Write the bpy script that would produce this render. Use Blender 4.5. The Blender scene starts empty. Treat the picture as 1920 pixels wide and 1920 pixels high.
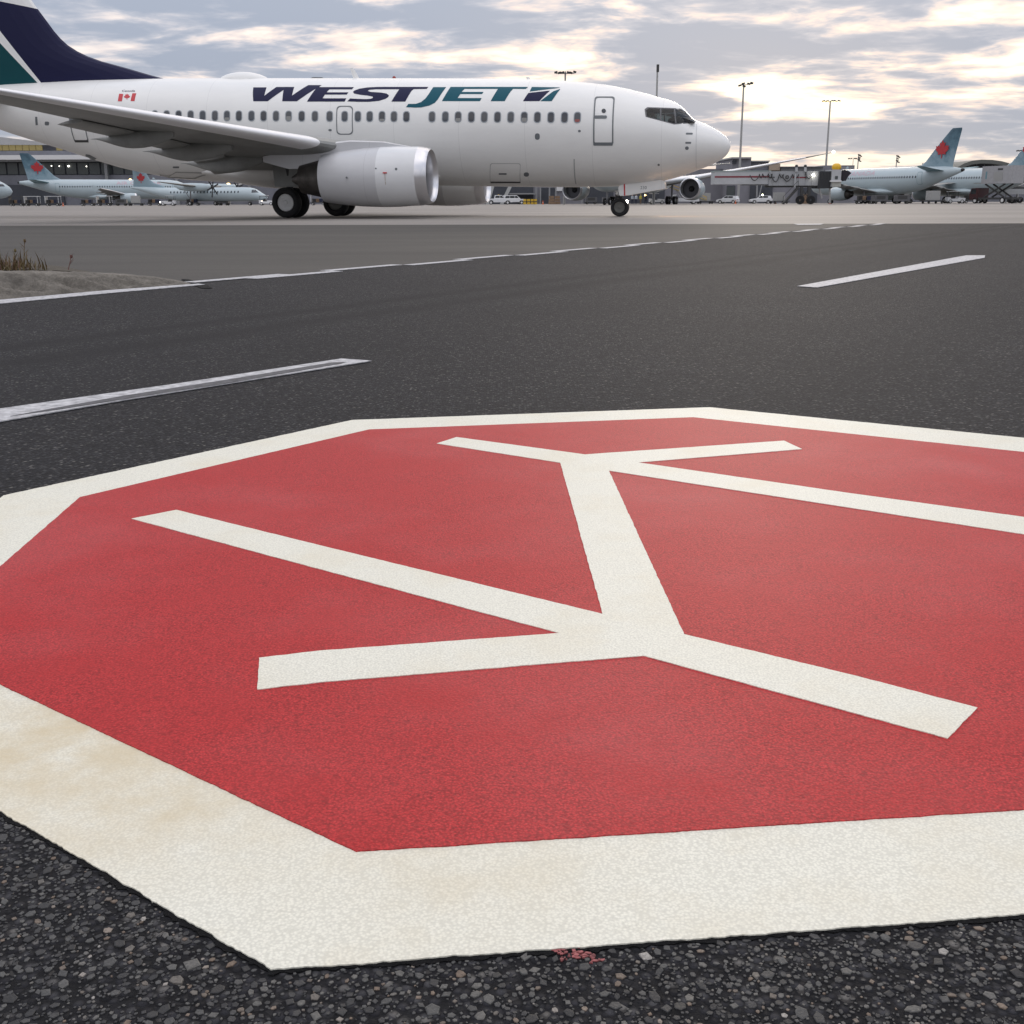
import bpy, bmesh, math, random
import numpy as np
from mathutils import Vector, Matrix, noise
from mathutils.geometry import tessellate_polygon

random.seed(7)
R = math.radians
SC = bpy.context.scene
COL = SC.collection

# ------------------------------------------------------------------ camera
FPX, CAM_H, HOR, ROLL = 2100.0, 0.5732, 377.62, 0.0037      # focal length in px of a 1920 px frame, eye height, horizon row, roll
PITCH = math.atan((960 - HOR) / FPX)
cam_data = bpy.data.cameras.new('camera')
cam = bpy.data.objects.new('camera', cam_data)
COL.objects.link(cam)
cam_data.sensor_width = 36.0
cam_data.lens = FPX / 1920 * 36.0
cam_data.clip_start = 0.02
cam_data.clip_end = 9000
cam.matrix_world = (Matrix.Translation((0, 0, CAM_H)) @ Matrix.Rotation(R(90) - PITCH, 4, 'X')
                    @ Matrix.Rotation(-ROLL, 4, 'Z'))
SC.camera = cam

# ------------------------------------------------------------------ sky, sun, exposure
SUN_EL, SUN_AZ = R(9), R(12)            # low sun behind cloud, a little right of straight ahead
world = bpy.data.worlds.new('World')
SC.world = world
world.use_nodes = True
wt = world.node_tree
wt.nodes.clear()
def wn(t, **k):
    n = wt.nodes.new(t)
    for a, b in k.items():
        setattr(n, a, b)
    return n
def wl(a, b): wt.links.new(a, b)
w_out = wn('ShaderNodeOutputWorld')
w_bg = wn('ShaderNodeBackground')
w_bg.inputs['Strength'].default_value = 0.1
sky = wn('ShaderNodeTexSky', sky_type='NISHITA')
sky.sun_disc = False
sky.sun_elevation = SUN_EL
sky.sun_rotation = SUN_AZ
sky.altitude = 100
sky.dust_density = 1.5
tc = wn('ShaderNodeTexCoord')
sep = wn('ShaderNodeSeparateXYZ')
wl(tc.outputs['Generated'], sep.inputs[0])
def wmath(op, a, b=None, c=None, clamp=False):
    n = wn('ShaderNodeMath', operation=op)
    n.use_clamp = clamp
    for i, v in enumerate((a, b, c)):
        if v is None: continue
        if isinstance(v, (int, float)): n.inputs[i].default_value = v
        else: wl(v, n.inputs[i])
    return n.outputs[0]
zc_ = wmath('MAXIMUM', sep.outputs[2], 0.0)
den = wmath('ADD', zc_, 0.12)
cu = wmath('DIVIDE', sep.outputs[0], den)
cv = wmath('DIVIDE', sep.outputs[1], den)
comb = wn('ShaderNodeCombineXYZ')
wl(cu, comb.inputs[0]); wl(cv, comb.inputs[1])
comb.inputs[2].default_value = 3.7
def wnoise(scale, detail, rough, off, dist=0.0, sx=1.0, sy=1.0):
    mp = wn('ShaderNodeMapping')
    mp.inputs['Location'].default_value = off
    mp.inputs['Scale'].default_value = (sx, sy, 1)
    wl(comb.outputs[0], mp.inputs['Vector'])
    n = wn('ShaderNodeTexNoise')
    n.inputs['Scale'].default_value = scale
    n.inputs['Detail'].default_value = detail
    n.inputs['Roughness'].default_value = rough
    n.inputs['Distortion'].default_value = dist
    wl(mp.outputs[0], n.inputs['Vector'])
    return n.outputs['Fac']
n_big = wnoise(1.75, 5.0, 0.56, (3.1, 1.7, 0), 0.35, 0.85, 1.0)
n_fine = wnoise(5.2, 6.0, 0.60, (9.2, 4.1, 2), 0.5, 0.75, 1.0)
n_veil = wnoise(0.42, 3.0, 0.5, (1.4, 8.3, 5), 0.2, 0.7, 1.0)
dens0 = wmath('ADD', wmath('MULTIPLY', n_big, 0.74), wmath('MULTIPLY', n_fine, 0.26))
# glow round the hidden sun
sv = (math.sin(SUN_AZ) * math.cos(SUN_EL), math.cos(SUN_AZ) * math.cos(SUN_EL), math.sin(SUN_EL))
vm = wn('ShaderNodeVectorMath', operation='DOT_PRODUCT')
wl(tc.outputs['Generated'], vm.inputs[0]); vm.inputs[1].default_value = sv
glow = wmath('POWER', wmath('MAXIMUM', vm.outputs['Value'], 0.0), 7.0)
def wmix(fac, a, b):
    n = wn('ShaderNodeMix', data_type='RGBA')
    if isinstance(fac, float): n.inputs['Factor'].default_value = fac
    else: wl(fac, n.inputs['Factor'])
    for v, i in ((a, 6), (b, 7)):
        if isinstance(v, tuple): n.inputs[i].default_value = (*v, 1)
        else: wl(v, n.inputs[i])
    return n.outputs[2]
def wramp(fac, p0, p1):
    n = wn('ShaderNodeMapRange', interpolation_type='SMOOTHSTEP')
    wl(fac, n.inputs['Value']); n.inputs['From Min'].default_value = p0; n.inputs['From Max'].default_value = p1
    return n.outputs['Result']
# colours are x10 because the Background strength is 0.1
cloud = wmix(wramp(dens0, 0.43, 0.57), (6.7, 6.55, 6.95), (3.55, 4.0, 4.95))          # thin -> thick cloud
rimc = wmix(glow, (7.7, 7.35, 7.5), (9.8, 7.8, 6.7))
c1 = wmix(wramp(dens0, 0.515, 0.435), cloud, rimc)
thinc = wmix(glow, (9.3, 9.3, 9.4), (12.8, 11.6, 9.5))
gap = wmath('MULTIPLY', wramp(dens0, 0.470, 0.395), wmath('ADD', 0.42, wmath('MULTIPLY', glow, 0.62)), clamp=True)
c2 = wmix(gap, c1, thinc)
# a little of the clear evening sky shows through the thinnest veil
nish = wmix(wmath('MULTIPLY', n_veil, 0.04), c2, sky.outputs[0])
# overcast skies are brighter overhead than at the horizon
lift = wmath('ADD', 0.80, wmath('MULTIPLY', zc_, 1.05))
vsc = wn('ShaderNodeVectorMath', operation='SCALE')
wl(nish, vsc.inputs[0]); wl(lift, vsc.inputs['Scale'])
# pale band close to the horizon
hz = wmath('POWER', wmath('SUBTRACT', 1.0, wmath('MINIMUM', wmath('MULTIPLY', zc_, 11.0), 1.0)), 1.8)
fin = wmix(wmath('MULTIPLY', hz, 0.65), vsc.outputs[0], (5.5, 5.35, 5.1))
wl(fin, w_bg.inputs['Color'])
wl(w_bg.outputs[0], w_out.inputs[0])

sun_d = bpy.data.lights.new('sun', 'SUN')
sun_d.energy = 0.6
sun_d.angle = R(14)
sun_d.color = (1.0, 0.88, 0.74)
sun = bpy.data.objects.new('sun', sun_d)
COL.objects.link(sun)
sun.rotation_euler = Vector(sv).to_track_quat('Z', 'Y').to_euler()
sun.location = Vector(sv) * 500

SC.view_settings.view_transform = 'Standard'
SC.view_settings.look = 'None'
SC.view_settings.exposure = 0.30
SC.view_settings.gamma = 1.0
SC.view_settings.use_curve_mapping = False
SC.render.engine = 'CYCLES'
SC.cycles.max_bounces = 8
SC.cycles.use_denoising = True

# ------------------------------------------------------------------ surveying helpers
_cp, _sp, _cr, _sr = math.cos(PITCH), math.sin(PITCH), math.cos(ROLL), math.sin(ROLL)
EYE = Vector((0, 0, CAM_H))
def ray(u, v):
    U, V = u - 960.0, 960.0 - v
    X, Y = _cr * U + _sr * V, -_sr * U + _cr * V
    return Vector((X, FPX * _cp + Y * _sp, -FPX * _sp + Y * _cp)).normalized()
def G(u, v, z=0.0):                      # sight line to a level at height z
    d = ray(u, v); t = (z - CAM_H) / d.z
    return EYE + d * t
def AT(u, v, Y):                         # sight line to a wall at depth Y
    d = ray(u, v)
    return EYE + d * (Y / d.y)

# ------------------------------------------------------------------ mesh helpers
class MB:
    def __init__(s): s.v = []; s.f = []; s.m = []; s.cur = 0
    def add(s, vs, fs):
        o = len(s.v); s.v += [tuple(p) for p in vs]
        s.f += [tuple(i + o for i in f) for f in fs]; s.m += [s.cur] * len(fs)
    def box(s, c, d, rz=0, rx=0, ry=0):
        M = Matrix.Translation(c) @ Matrix.Rotation(rz, 4, 'Z') @ Matrix.Rotation(ry, 4, 'Y') @ Matrix.Rotation(rx, 4, 'X')
        h = [x / 2 for x in d]
        vs = [M @ Vector((sx * h[0], sy * h[1], sz * h[2])) for sz in (-1, 1) for sy in (-1, 1) for sx in (-1, 1)]
        s.add(vs, [(0, 2, 3, 1), (4, 5, 7, 6), (0, 1, 5, 4), (2, 6, 7, 3), (0, 4, 6, 2), (1, 3, 7, 5)])
        return s
    def bar(s, a, b, w, h):              # square bar between two points
        a, b = Vector(a), Vector(b); d = b - a; q = d.to_track_quat('X', 'Z').to_matrix().to_4x4()
        M = Matrix.Translation((a + b) / 2) @ q; L = d.length / 2
        vs = [M @ Vector((sx * L, sy * w / 2, sz * h / 2)) for sz in (-1, 1) for sy in (-1, 1) for sx in (-1, 1)]
        s.add(vs, [(0, 2, 3, 1), (4, 5, 7, 6), (0, 1, 5, 4), (2, 6, 7, 3), (0, 4, 6, 2), (1, 3, 7, 5)])
        return s
    def tube(s, a, b, r0, r1=None, n=10, cap=True):
        r1 = r0 if r1 is None else r1
        a, b = Vector(a), Vector(b); q = (b - a).to_track_quat('Z', 'Y')
        vs = []
        for p, r in ((a, r0), (b, r1)):
            for i in range(n):
                t = 2 * math.pi * i / n
                vs.append(p + q @ Vector((r * math.cos(t), r * math.sin(t), 0)))
        fs = [(i, (i + 1) % n, n + (i + 1) % n, n + i) for i in range(n)]
        if cap: fs += [tuple(range(n))[::-1], tuple(range(n, 2 * n))]
        s.add(vs, fs); return s
    def path(s, pts, r, n=6):
        for a, b in zip(pts[:-1], pts[1:]): s.tube(a, b, r, r, n)
        return s
    def loft(s, rings, cap0=True, cap1=True, close=True):
        n = len(rings[0]); vs = [p for r in rings for p in r]; fs = []
        for k in range(len(rings) - 1):
            for i in range(n if close else n - 1):
                j = (i + 1) % n
                fs.append((k * n + i, k * n + j, (k + 1) * n + j, (k + 1) * n + i))
        if cap0: fs.append(tuple(range(n))[::-1])
        if cap1: fs.append(tuple(range((len(rings) - 1) * n, len(rings) * n)))
        s.add(vs, fs); return s
    def lathe(s, prof, origin, axis, n=32, cap0=False, cap1=False):
        q = Vector(axis).to_track_quat('Z', 'Y'); o = Vector(origin); rings = []
        for (x, r) in prof:
            rings.append([o + q @ Vector((r * math.cos(2 * math.pi * i / n), r * math.sin(2 * math.pi * i / n), x)) for i in range(n)])
        s.loft(rings, cap0, cap1); return s
    def sphere(s, c, r, n=10, m=6, sc=(1, 1, 1)):
        c = Vector(c); rings = []
        for k in range(1, m):
            t = math.pi * k / m
            rings.append([c + Vector((sc[0] * r * math.sin(t) * math.cos(2 * math.pi * i / n), sc[1] * r * math.sin(t) * math.sin(2 * math.pi * i / n), sc[2] * r * math.cos(t))) for i in range(n)])
        s.loft(rings); return s
    def prism(s, poly, z0, z1):          # flat outline given in x, y
        n = len(poly)
        vs = [(x, y, z0) for x, y in poly] + [(x, y, z1) for x, y in poly]
        fs = [(i, (i + 1) % n, n + (i + 1) % n, n + i) for i in range(n)]
        tri = tessellate_polygon([[Vector((x, y, 0)) for x, y in poly]])
        fs += [tuple(n + i for i in t) for t in tri] + [tuple(t)[::-1] for t in tri]
        s.add(vs, fs); return s
    def slab(s, poly, axis_y0, axis_y1): # outline given in x, z, extruded along y
        n = len(poly)
        vs = [(x, axis_y0, z) for x, z in poly] + [(x, axis_y1, z) for x, z in poly]
        fs = [(i, (i + 1) % n, n + (i + 1) % n, n + i) for i in range(n)]
        tri = tessellate_polygon([[Vector((x, z, 0)) for x, z in poly]])
        fs += [tuple(n + i for i in t) for t in tri] + [tuple(t)[::-1] for t in tri]
        s.add(vs, fs); return s
    def build(s, name, mats, parent=None, smooth=False, fix=True):
        me = bpy.data.meshes.new(name); me.from_pydata(s.v, [], s.f)
        for m in (mats if isinstance(mats, (list, tuple)) else [mats]): me.materials.append(m)
        me.polygons.foreach_set('material_index', s.m)
        if fix:
            bm = bmesh.new(); bm.from_mesh(me); bmesh.ops.recalc_face_normals(bm, faces=bm.faces); bm.to_mesh(me); bm.free()
        if smooth: shade(me, smooth)
        me.update()
        o = bpy.data.objects.new(name, me); COL.objects.link(o); o.parent = parent
        return o
def shade(me, ang):
    me.polygons.foreach_set('use_smooth', [True] * len(me.polygons))
    a = 35 if ang is True else ang
    try: me.set_sharp_from_angle(angle=R(a))
    except Exception: pass
def empty(name, loc=(0, 0, 0), rz=0):
    o = bpy.data.objects.new(name, None); COL.objects.link(o); o.location = loc; o.rotation_euler = (0, 0, rz); return o
def tag(o, label=None, cat=None, group=None, kind=None):
    if label: o['label'] = label
    if cat: o['category'] = cat
    if group: o['group'] = group
    if kind: o['kind'] = kind
    return o
def copy_tree(o, parent=None):
    c = o.copy(); COL.objects.link(c); c.parent = parent
    for ch in o.children: copy_tree(ch, c)
    return c

# ------------------------------------------------------------------ materials
def mat(name, col, rough=0.6, metal=0.0, var=0.0, vscale=3.0, bump=0.0, bscale=40.0, spec=0.5, coat=0.0, dirt=None, vstretch=None):
    m = bpy.data.materials.new(name); m.use_nodes = True
    t = m.node_tree; b = t.nodes['Principled BSDF']
    b.inputs['Base Color'].default_value = (*col, 1)
    b.inputs['Roughness'].default_value = rough
    b.inputs['Metallic'].default_value = metal
    b.inputs['Specular IOR Level'].default_value = spec
    b.inputs['Coat Weight'].default_value = coat
    if var or bump or dirt:
        c = t.nodes.new('ShaderNodeTexCoord')
        src = c.outputs['Object']
        if vstretch:
            mp = t.nodes.new('ShaderNodeMapping'); mp.inputs['Scale'].default_value = vstretch
            t.links.new(src, mp.inputs['Vector']); src = mp.outputs[0]
    if var or dirt:
        n = t.nodes.new('ShaderNodeTexNoise'); n.inputs['Scale'].default_value = vscale; n.inputs['Detail'].default_value = 6
        n.inputs['Roughness'].default_value = 0.65
        t.links.new(src, n.inputs['Vector'])
        r = t.nodes.new('ShaderNodeValToRGB')
        lo = tuple(x * (1 - var) for x in col) if not dirt else dirt
        r.color_ramp.elements[0].position = 0.32; r.color_ramp.elements[0].color = (*lo, 1)
        r.color_ramp.elements[1].position = 0.62; r.color_ramp.elements[1].color = (*[min(1, x * (1 + var * 0.6)) for x in col], 1)
        t.links.new(n.outputs['Fac'], r.inputs[0]); t.links.new(r.outputs[0], b.inputs['Base Color'])
    if bump:
        n2 = t.nodes.new('ShaderNodeTexNoise'); n2.inputs['Scale'].default_value = bscale; n2.inputs['Detail'].default_value = 4
        t.links.new(c.outputs['Object'], n2.inputs['Vector'])
        bp = t.nodes.new('ShaderNodeBump'); bp.inputs['Strength'].default_value = bump; bp.inputs['Distance'].default_value = 0.02
        t.links.new(n2.outputs['Fac'], bp.inputs['Height']); t.links.new(bp.outputs[0], b.inputs['Normal'])
    return m
def emit(name, col, strength):
    m = bpy.data.materials.new(name); m.use_nodes = True
    b = m.node_tree.nodes['Principled BSDF']
    b.inputs['Base Color'].default_value = (*col, 1)
    b.inputs['Emission Color'].default_value = (*col, 1)
    b.inputs['Emission Strength'].default_value = strength
    return m
class N:                                  # small node-building helper
    def __init__(s, m): s.t = m.node_tree
    def n(s, typ, **k):
        x = s.t.nodes.new(typ)
        for a, b in k.items(): setattr(x, a, b)
        return x
    def l(s, a, b): s.t.links.new(a, b)
    def math(s, op, a, b=None, clamp=False):
        x = s.n('ShaderNodeMath', operation=op); x.use_clamp = clamp
        for i, v in enumerate((a, b)):
            if v is None: continue
            if isinstance(v, (int, float)): x.inputs[i].default_value = v
            else: s.l(v, x.inputs[i])
        return x.outputs[0]
    def noise(s, vec, scale, detail=4, rough=0.55):
        x = s.n('ShaderNodeTexNoise'); x.inputs['Scale'].default_value = scale; x.inputs['Detail'].default_value = detail
        x.inputs['Roughness'].default_value = rough; s.l(vec, x.inputs['Vector']); return x.outputs['Fac']
    def ramp(s, fac, stops, interp='LINEAR'):
        x = s.n('ShaderNodeValToRGB'); x.color_ramp.interpolation = interp
        e = x.color_ramp.elements
        while len(e) < len(stops): e.new(0.5)
        for el, (p, c) in zip(e, stops): el.position = p; el.color = (*c, 1) if len(c) == 3 else c
        s.l(fac, x.inputs[0]); return x.outputs[0]
    def mix(s, fac, a, b, blend='MIX'):
        x = s.n('ShaderNodeMix', data_type='RGBA', blend_type=blend)
        if isinstance(fac, (int, float)): x.inputs['Factor'].default_value = fac
        else: s.l(fac, x.inputs['Factor'])
        for v, i in ((a, 6), (b, 7)):
            if isinstance(v, tuple): x.inputs[i].default_value = (*v, 1)
            else: s.l(v, x.inputs[i])
        return x.outputs[2]
    def bump(s, h, strength, dist, prev=None):
        x = s.n('ShaderNodeBump'); x.inputs['Strength'].default_value = strength; x.inputs['Distance'].default_value = dist
        s.l(h, x.inputs['Height'])
        if prev is not None: s.l(prev, x.inputs['Normal'])
        return x.outputs[0]

def g3(v): return (v, v, v)
def road_material():
    m = bpy.data.materials.new('road_asphalt'); m.use_nodes = True
    q = N(m); b = q.t.nodes['Principled BSDF']
    P = q.n('ShaderNodeTexCoord').outputs['Object']
    vor = q.n('ShaderNodeTexVoronoi', feature='F1'); vor.inputs['Scale'].default_value = 125; q.l(P, vor.inputs['Vector'])
    vor.inputs['Randomness'].default_value = 1.0
    cell = q.n('ShaderNodeSeparateColor'); q.l(vor.outputs['Color'], cell.inputs[0])
    stone = q.ramp(cell.outputs[0], [(0.0, (.007, .007, .008)), (.35, (.018, .018, .021)), (.7, (.036, .036, .041)), (.93, (.074, .073, .076)), (.985, (.19, .18, .165))])
    pit = q.ramp(vor.outputs['Distance'], [(0.30, g3(1)), (0.62, g3(.22))])
    base = q.mix(1.0, stone, pit, 'MULTIPLY')
    big = q.noise(P, 0.7, 5, 0.6)
    tone = q.ramp(big, [(.3, (.68, .68, .70)), (.7, (1.02, 1.02, 1.02))])
    base = q.mix(1.0, base, tone, 'MULTIPLY')
    # wheel-polished strips along the lane: rotated coordinate
    sp = q.n('ShaderNodeSeparateXYZ'); q.l(P, sp.inputs[0])
    ang = R(58.5)
    off = q.math('ADD', q.math('MULTIPLY', sp.outputs[0], math.sin(ang)), q.math('MULTIPLY', sp.outputs[1], -math.cos(ang)))
    wob = q.math('ADD', off, q.math('MULTIPLY', q.math('SUBTRACT', q.noise(P, .35, 2), .5), .35))
    stripes = None
    for c0, w, a in ((-4.22, .16, 1.0), (-3.78, .22, .95), (-3.0, .5, .25), (-1.0, .3, .25)):
        d = q.math('ABSOLUTE', q.math('SUBTRACT', wob, c0))
        s_ = q.math('MULTIPLY', q.math('SUBTRACT', 1.0, q.math('DIVIDE', d, w), clamp=True), a)
        stripes = s_ if stripes is None else q.math('ADD', stripes, s_)
    st = q.math('MULTIPLY', stripes, q.math('ADD', q.noise(P, 6, 4), .45))
    base = q.mix(q.math('MINIMUM', st, .85), base, (.006, .006, .007))
    # dry dust lifts the tone slightly
    base = q.mix(.08, base, (.065, .065, .075))
    q.l(base, b.inputs['Base Color'])
    b.inputs['Roughness'].default_value = .85
    b.inputs['Specular IOR Level'].default_value = .18
    h = q.ramp(vor.outputs['Distance'], [(0.1, g3(1)), (0.6, g3(0))])
    nb = q.bump(h, .7, .004)
    nb = q.bump(q.noise(P, 420, 3), .5, .002, nb)
    q.l(nb, b.inputs['Normal'])
    return m
def plain_ground(name, c_lo, c_hi, scale, streak, rough=.8, fine=90, specks=None):
    m = bpy.data.materials.new(name); m.use_nodes = True
    q = N(m); b = q.t.nodes['Principled BSDF']
    P = q.n('ShaderNodeTexCoord').outputs['Object']
    mp = q.n('ShaderNodeMapping'); mp.inputs['Scale'].default_value = streak; mp.inputs['Rotation'].default_value = (0, 0, R(10)); q.l(P, mp.inputs['Vector'])
    a = q.noise(mp.outputs[0], scale, 7, .65)
    base = q.ramp(a, [(.28, c_lo), (.72, c_hi)])
    f = q.noise(P, fine, 3)
    base = q.mix(1.0, base, q.ramp(f, [(.25, g3(.72)), (.75, g3(1.25))]), 'MULTIPLY')
    if specks:
        sn = q.noise(mp.outputs[0], scale * 3.1, 6, .7)
        base = q.mix(q.ramp(sn, [(.58, g3(0)), (.72, g3(.55))]), base, specks)
    q.l(base, b.inputs['Base Color']); b.inputs['Roughness'].default_value = rough
    b.inputs['Specular IOR Level'].default_value = .3
    q.l(q.bump(f, .4, .004), b.inputs['Normal'])
    return m
def paint_material(name, col, speck_col, stain_col, speck=.5, stain=.5, sheen_rough=.55, grain=(.7, 1.25), spec=.3, crev=.8, dusty_sheen=.0, stains=()):
    m = bpy.data.materials.new(name); m.use_nodes = True
    q = N(m); b = q.t.nodes['Principled BSDF']
    P = q.n('ShaderNodeTexCoord').outputs['Object']
    g = q.noise(P, 290, 4, .7)
    base = q.mix(1.0, col, q.ramp(g, [(.22, g3(grain[0])), (.8, g3(grain[1]))]), 'MULTIPLY')
    v3 = q.n('ShaderNodeTexVoronoi', feature='F1'); v3.inputs['Scale'].default_value = 340; q.l(P, v3.inputs['Vector'])
    base = q.mix(1.0, base, q.ramp(v3.outputs['Distance'], [(.28, g3(1.08)), (.66, g3(crev))]), 'MULTIPLY')
    pn = q.noise(P, 120, 4, .7)
    base = q.mix(1.0, base, q.ramp(pn, [(.33, g3(crev + .12)), (.50, g3(1.0))]), 'MULTIPLY')
    patch_noise = q.noise(P, 1.3, 4, .6)
    base = q.mix(q.ramp(patch_noise, [(.45, g3(0)), (.75, g3(dusty_sheen))]), base, tuple(min(1, x * .8 + .16) for x in col))  # random pale patches: dusty areas plus a sheen put into the colour
    g2 = q.noise(P, 5.5, 5, .62)
    base = q.mix(q.ramp(g2, [(.47, g3(0)), (.72, g3(stain))]), base, stain_col)
    for (sx_, sy_, sr_, sa_) in stains:      # tan stains left by standing water
        dv = q.n('ShaderNodeVectorMath', operation='DISTANCE'); q.l(P, dv.inputs[0]); dv.inputs[1].default_value = (sx_, sy_, 0)
        fall = q.math('SUBTRACT', 1.0, q.math('DIVIDE', dv.outputs['Value'], sr_), clamp=True)
        k_ = q.math('MULTIPLY', q.math('MULTIPLY', fall, sa_), q.math('MULTIPLY', q.math('SUBTRACT', q.noise(P, 16, 5, .65), .22, clamp=True), 2.6), clamp=True)
        base = q.mix(k_, base, (.55, .465, .31))
    vo = q.n('ShaderNodeTexVoronoi', feature='F1'); vo.inputs['Scale'].default_value = 95; q.l(P, vo.inputs['Vector'])
    cs = q.n('ShaderNodeSeparateColor'); q.l(vo.outputs['Color'], cs.inputs[0])
    sel = q.math('MULTIPLY', q.math('GREATER_THAN', cs.outputs[1], .955), q.math('LESS_THAN', q.math('ADD', vo.outputs['Distance'], q.math('MULTIPLY', q.noise(P, 260, 3), .3)), q.math('MULTIPLY', cs.outputs[2], .33)))
    base = q.mix(q.math('MULTIPLY', sel, speck), base, speck_col)
    q.l(base, b.inputs['Base Color'])
    b.inputs['Roughness'].default_value = sheen_rough
    b.inputs['Specular IOR Level'].default_value = spec
    v2 = q.n('ShaderNodeTexVoronoi', feature='F1'); v2.inputs['Scale'].default_value = 260; q.l(P, v2.inputs['Vector'])
    nb = q.bump(v2.outputs['Distance'], .18, .0016)
    nb = q.bump(g, .35, .0012, nb)
    q.l(nb, b.inputs['Normal'])
    return m

M_ROAD = road_material()
M_SHOULDER = plain_ground('shoulder_asphalt', (.042, .039, .035), (.069, .064, .057), .55, (.25, 1, 1), .85, 60, (.045, .042, .04))
M_APRON = plain_ground('apron_concrete', (.17, .157, .143), (.25, .230, .210), .16, (.25, 1, 1), .75, 25, (.13, .124, .116))
M_GROUND = plain_ground('far_ground', (.17, .165, .15), (.24, .23, .21), .02, (1, 1, 1), .9, 2)
M_RED = paint_material('red_paint', (.455, .029, .031), (.16, .012, .013), (.37, .021, .022), .7, .6, .66, (.5, 1.45), spec=.2, crev=.66, dusty_sheen=.24)
M_WHITE = paint_material('white_road_paint', (.69, .677, .585), (.18, .16, .13), (.61, .54, .39), .8, .4, .62, (.90, 1.07), spec=.2, crev=.90, stains=((-.50, 1.13, .30, .85), (-.33, 1.0, .20, .6), (-.06, .93, .22, .35), (.42, 1.5, .25, .4)))
M_LINE = mat('worn_line_paint', (.46, .46, .47), .75, var=.2, vscale=34, dirt=(.22, .22, .23))
M_TAR = mat('bitumen', (.008, .008, .009), .8, var=.3, vscale=60, bump=.7, bscale=420, spec=.15)
M_CONC = plain_ground('kerb_concrete', (.062, .056, .048), (.21, .192, .166), 6, (1, 1, 1), .95, 70, (.045, .04, .034))
M_SOIL = mat('soil', (.06, .05, .036), .95, var=.4, vscale=20, bump=.6, bscale=60)

def stone_material():
    m = bpy.data.materials.new('aggregate'); m.use_nodes = True
    q = N(m); b = q.t.nodes['Principled BSDF']
    rnd = q.n('ShaderNodeNewGeometry').outputs['Random Per Island']
    c = q.ramp(rnd, [(0, (.010, .010, .011)), (.42, (.027, .027, .028)), (.76, (.060, .060, .058)), (.92, (.10, .096, .088)), (.968, (.12, .085, .06)), (.99, (.17, .13, .10)), (1.0, (.30, .29, .27))])
    P = q.n('ShaderNodeTexCoord').outputs['Object']
    f = q.noise(P, 500, 4, .6)
    c = q.mix(1.0, c, q.ramp(f, [(.3, g3(.6)), (.7, g3(1.35))]), 'MULTIPLY')
    q.l(c, b.inputs['Base Color']); b.inputs['Roughness'].default_value = .62
    q.l(q.bump(f, .5, .0015), b.inputs['Normal'])
    return m
M_STONE = stone_material()

def aircraft_paint(name, col, dirt=.06):
    m = bpy.data.materials.new(name); m.use_nodes = True
    q = N(m); b = q.t.nodes['Principled BSDF']
    P = q.n('ShaderNodeTexCoord').outputs['Object']
    mp = q.n('ShaderNodeMapping'); mp.inputs['Scale'].default_value = (.35, 1, 1); q.l(P, mp.inputs['Vector'])
    n = q.noise(mp.outputs[0], 1.6, 6, .6)
    base = q.mix(1.0, col, q.ramp(n, [(.3, g3(1 - dirt)), (.7, g3(1.0))]), 'MULTIPLY')
    # skin panel seams every couple of metres
    sp = q.n('ShaderNodeSeparateXYZ'); q.l(P, sp.inputs[0])
    fr = q.math('FRACT', q.math('MULTIPLY', sp.outputs[0], 1 / 2.54))
    seam = q.math('LESS_THAN', fr, .006)
    base = q.mix(q.math('MULTIPLY', seam, .30), base, tuple(x * .45 for x in col))
    q.l(base, b.inputs['Base Color'])
    b.inputs['Roughness'].default_value = .36; b.inputs['Coat Weight'].default_value = .2; b.inputs['Coat Roughness'].default_value = .15
    q.l(q.bump(q.noise(P, 2.2, 2), .12, .02), b.inputs['Normal'])
    return m
M_WPAINT = aircraft_paint('white_aircraft_paint', (.81, .81, .79))
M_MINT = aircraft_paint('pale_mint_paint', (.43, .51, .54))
M_MINTD = mat('teal_grey_paint', (.14, .26, .30), .4)
def leaf_fin_paint():
    m = bpy.data.materials.new('frosted_fin_paint'); m.use_nodes = True
    q = N(m); b = q.t.nodes['Principled BSDF']
    P = q.n('ShaderNodeTexCoord').outputs['Object']
    sp = q.n('ShaderNodeSeparateXYZ'); q.l(P, sp.inputs[0])
    n = q.noise(P, .9, 5, .65)
    t_ = q.math('ADD', q.math('MULTIPLY', q.math('SUBTRACT', sp.outputs[2], 5.5), .13), q.math('MULTIPLY', q.math('SUBTRACT', n, .5), .9))
    q.l(q.ramp(t_, [(.1, (.24, .33, .38)), (.42, (.10, .185, .235)), (.75, (.04, .09, .125))]), b.inputs['Base Color'])
    b.inputs['Roughness'].default_value = .4
    return m
M_FINAC = leaf_fin_paint()
M_NAVY = mat('navy_paint', (.008, .009, .045), .45, spec=.2)
M_TEAL = mat('teal_paint', (.003, .080, .115), .45, spec=.2)
M_TEALD = mat('dark_teal_paint', (.001, .055, .066), .45, spec=.2)
M_REDP = mat('red_flag_paint', (.52, .03, .04), .4)
M_LEAF = mat('maple_leaf_red', (.42, .022, .028), .4)
M_PINK = mat('faded_red_lettering', (.52, .34, .40), .45)
M_GREYP = mat('grey_wing_paint', (.25, .255, .245), .45, var=.18, vscale=1.2)
M_GREYD = mat('dark_grey_wing_paint', (.22, .225, .22), .5, var=.2, vscale=1.5)
M_SLAT = mat('polished_leading_edge', (.82, .82, .83), .35, metal=.1)
M_LIP = mat('bare_metal_lip', (.66, .66, .68), .28, metal=.9)
M_NAC = aircraft_paint('nacelle_paint', (.70, .71, .72), .08)
M_NACG = aircraft_paint('nacelle_grey_paint', (.56, .565, .58), .08)
M_CORE = mat('exhaust_metal', (.10, .092, .085), .45, metal=.7, var=.3)
M_DARK = mat('dark_void', (.008, .008, .009), .7)
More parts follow.
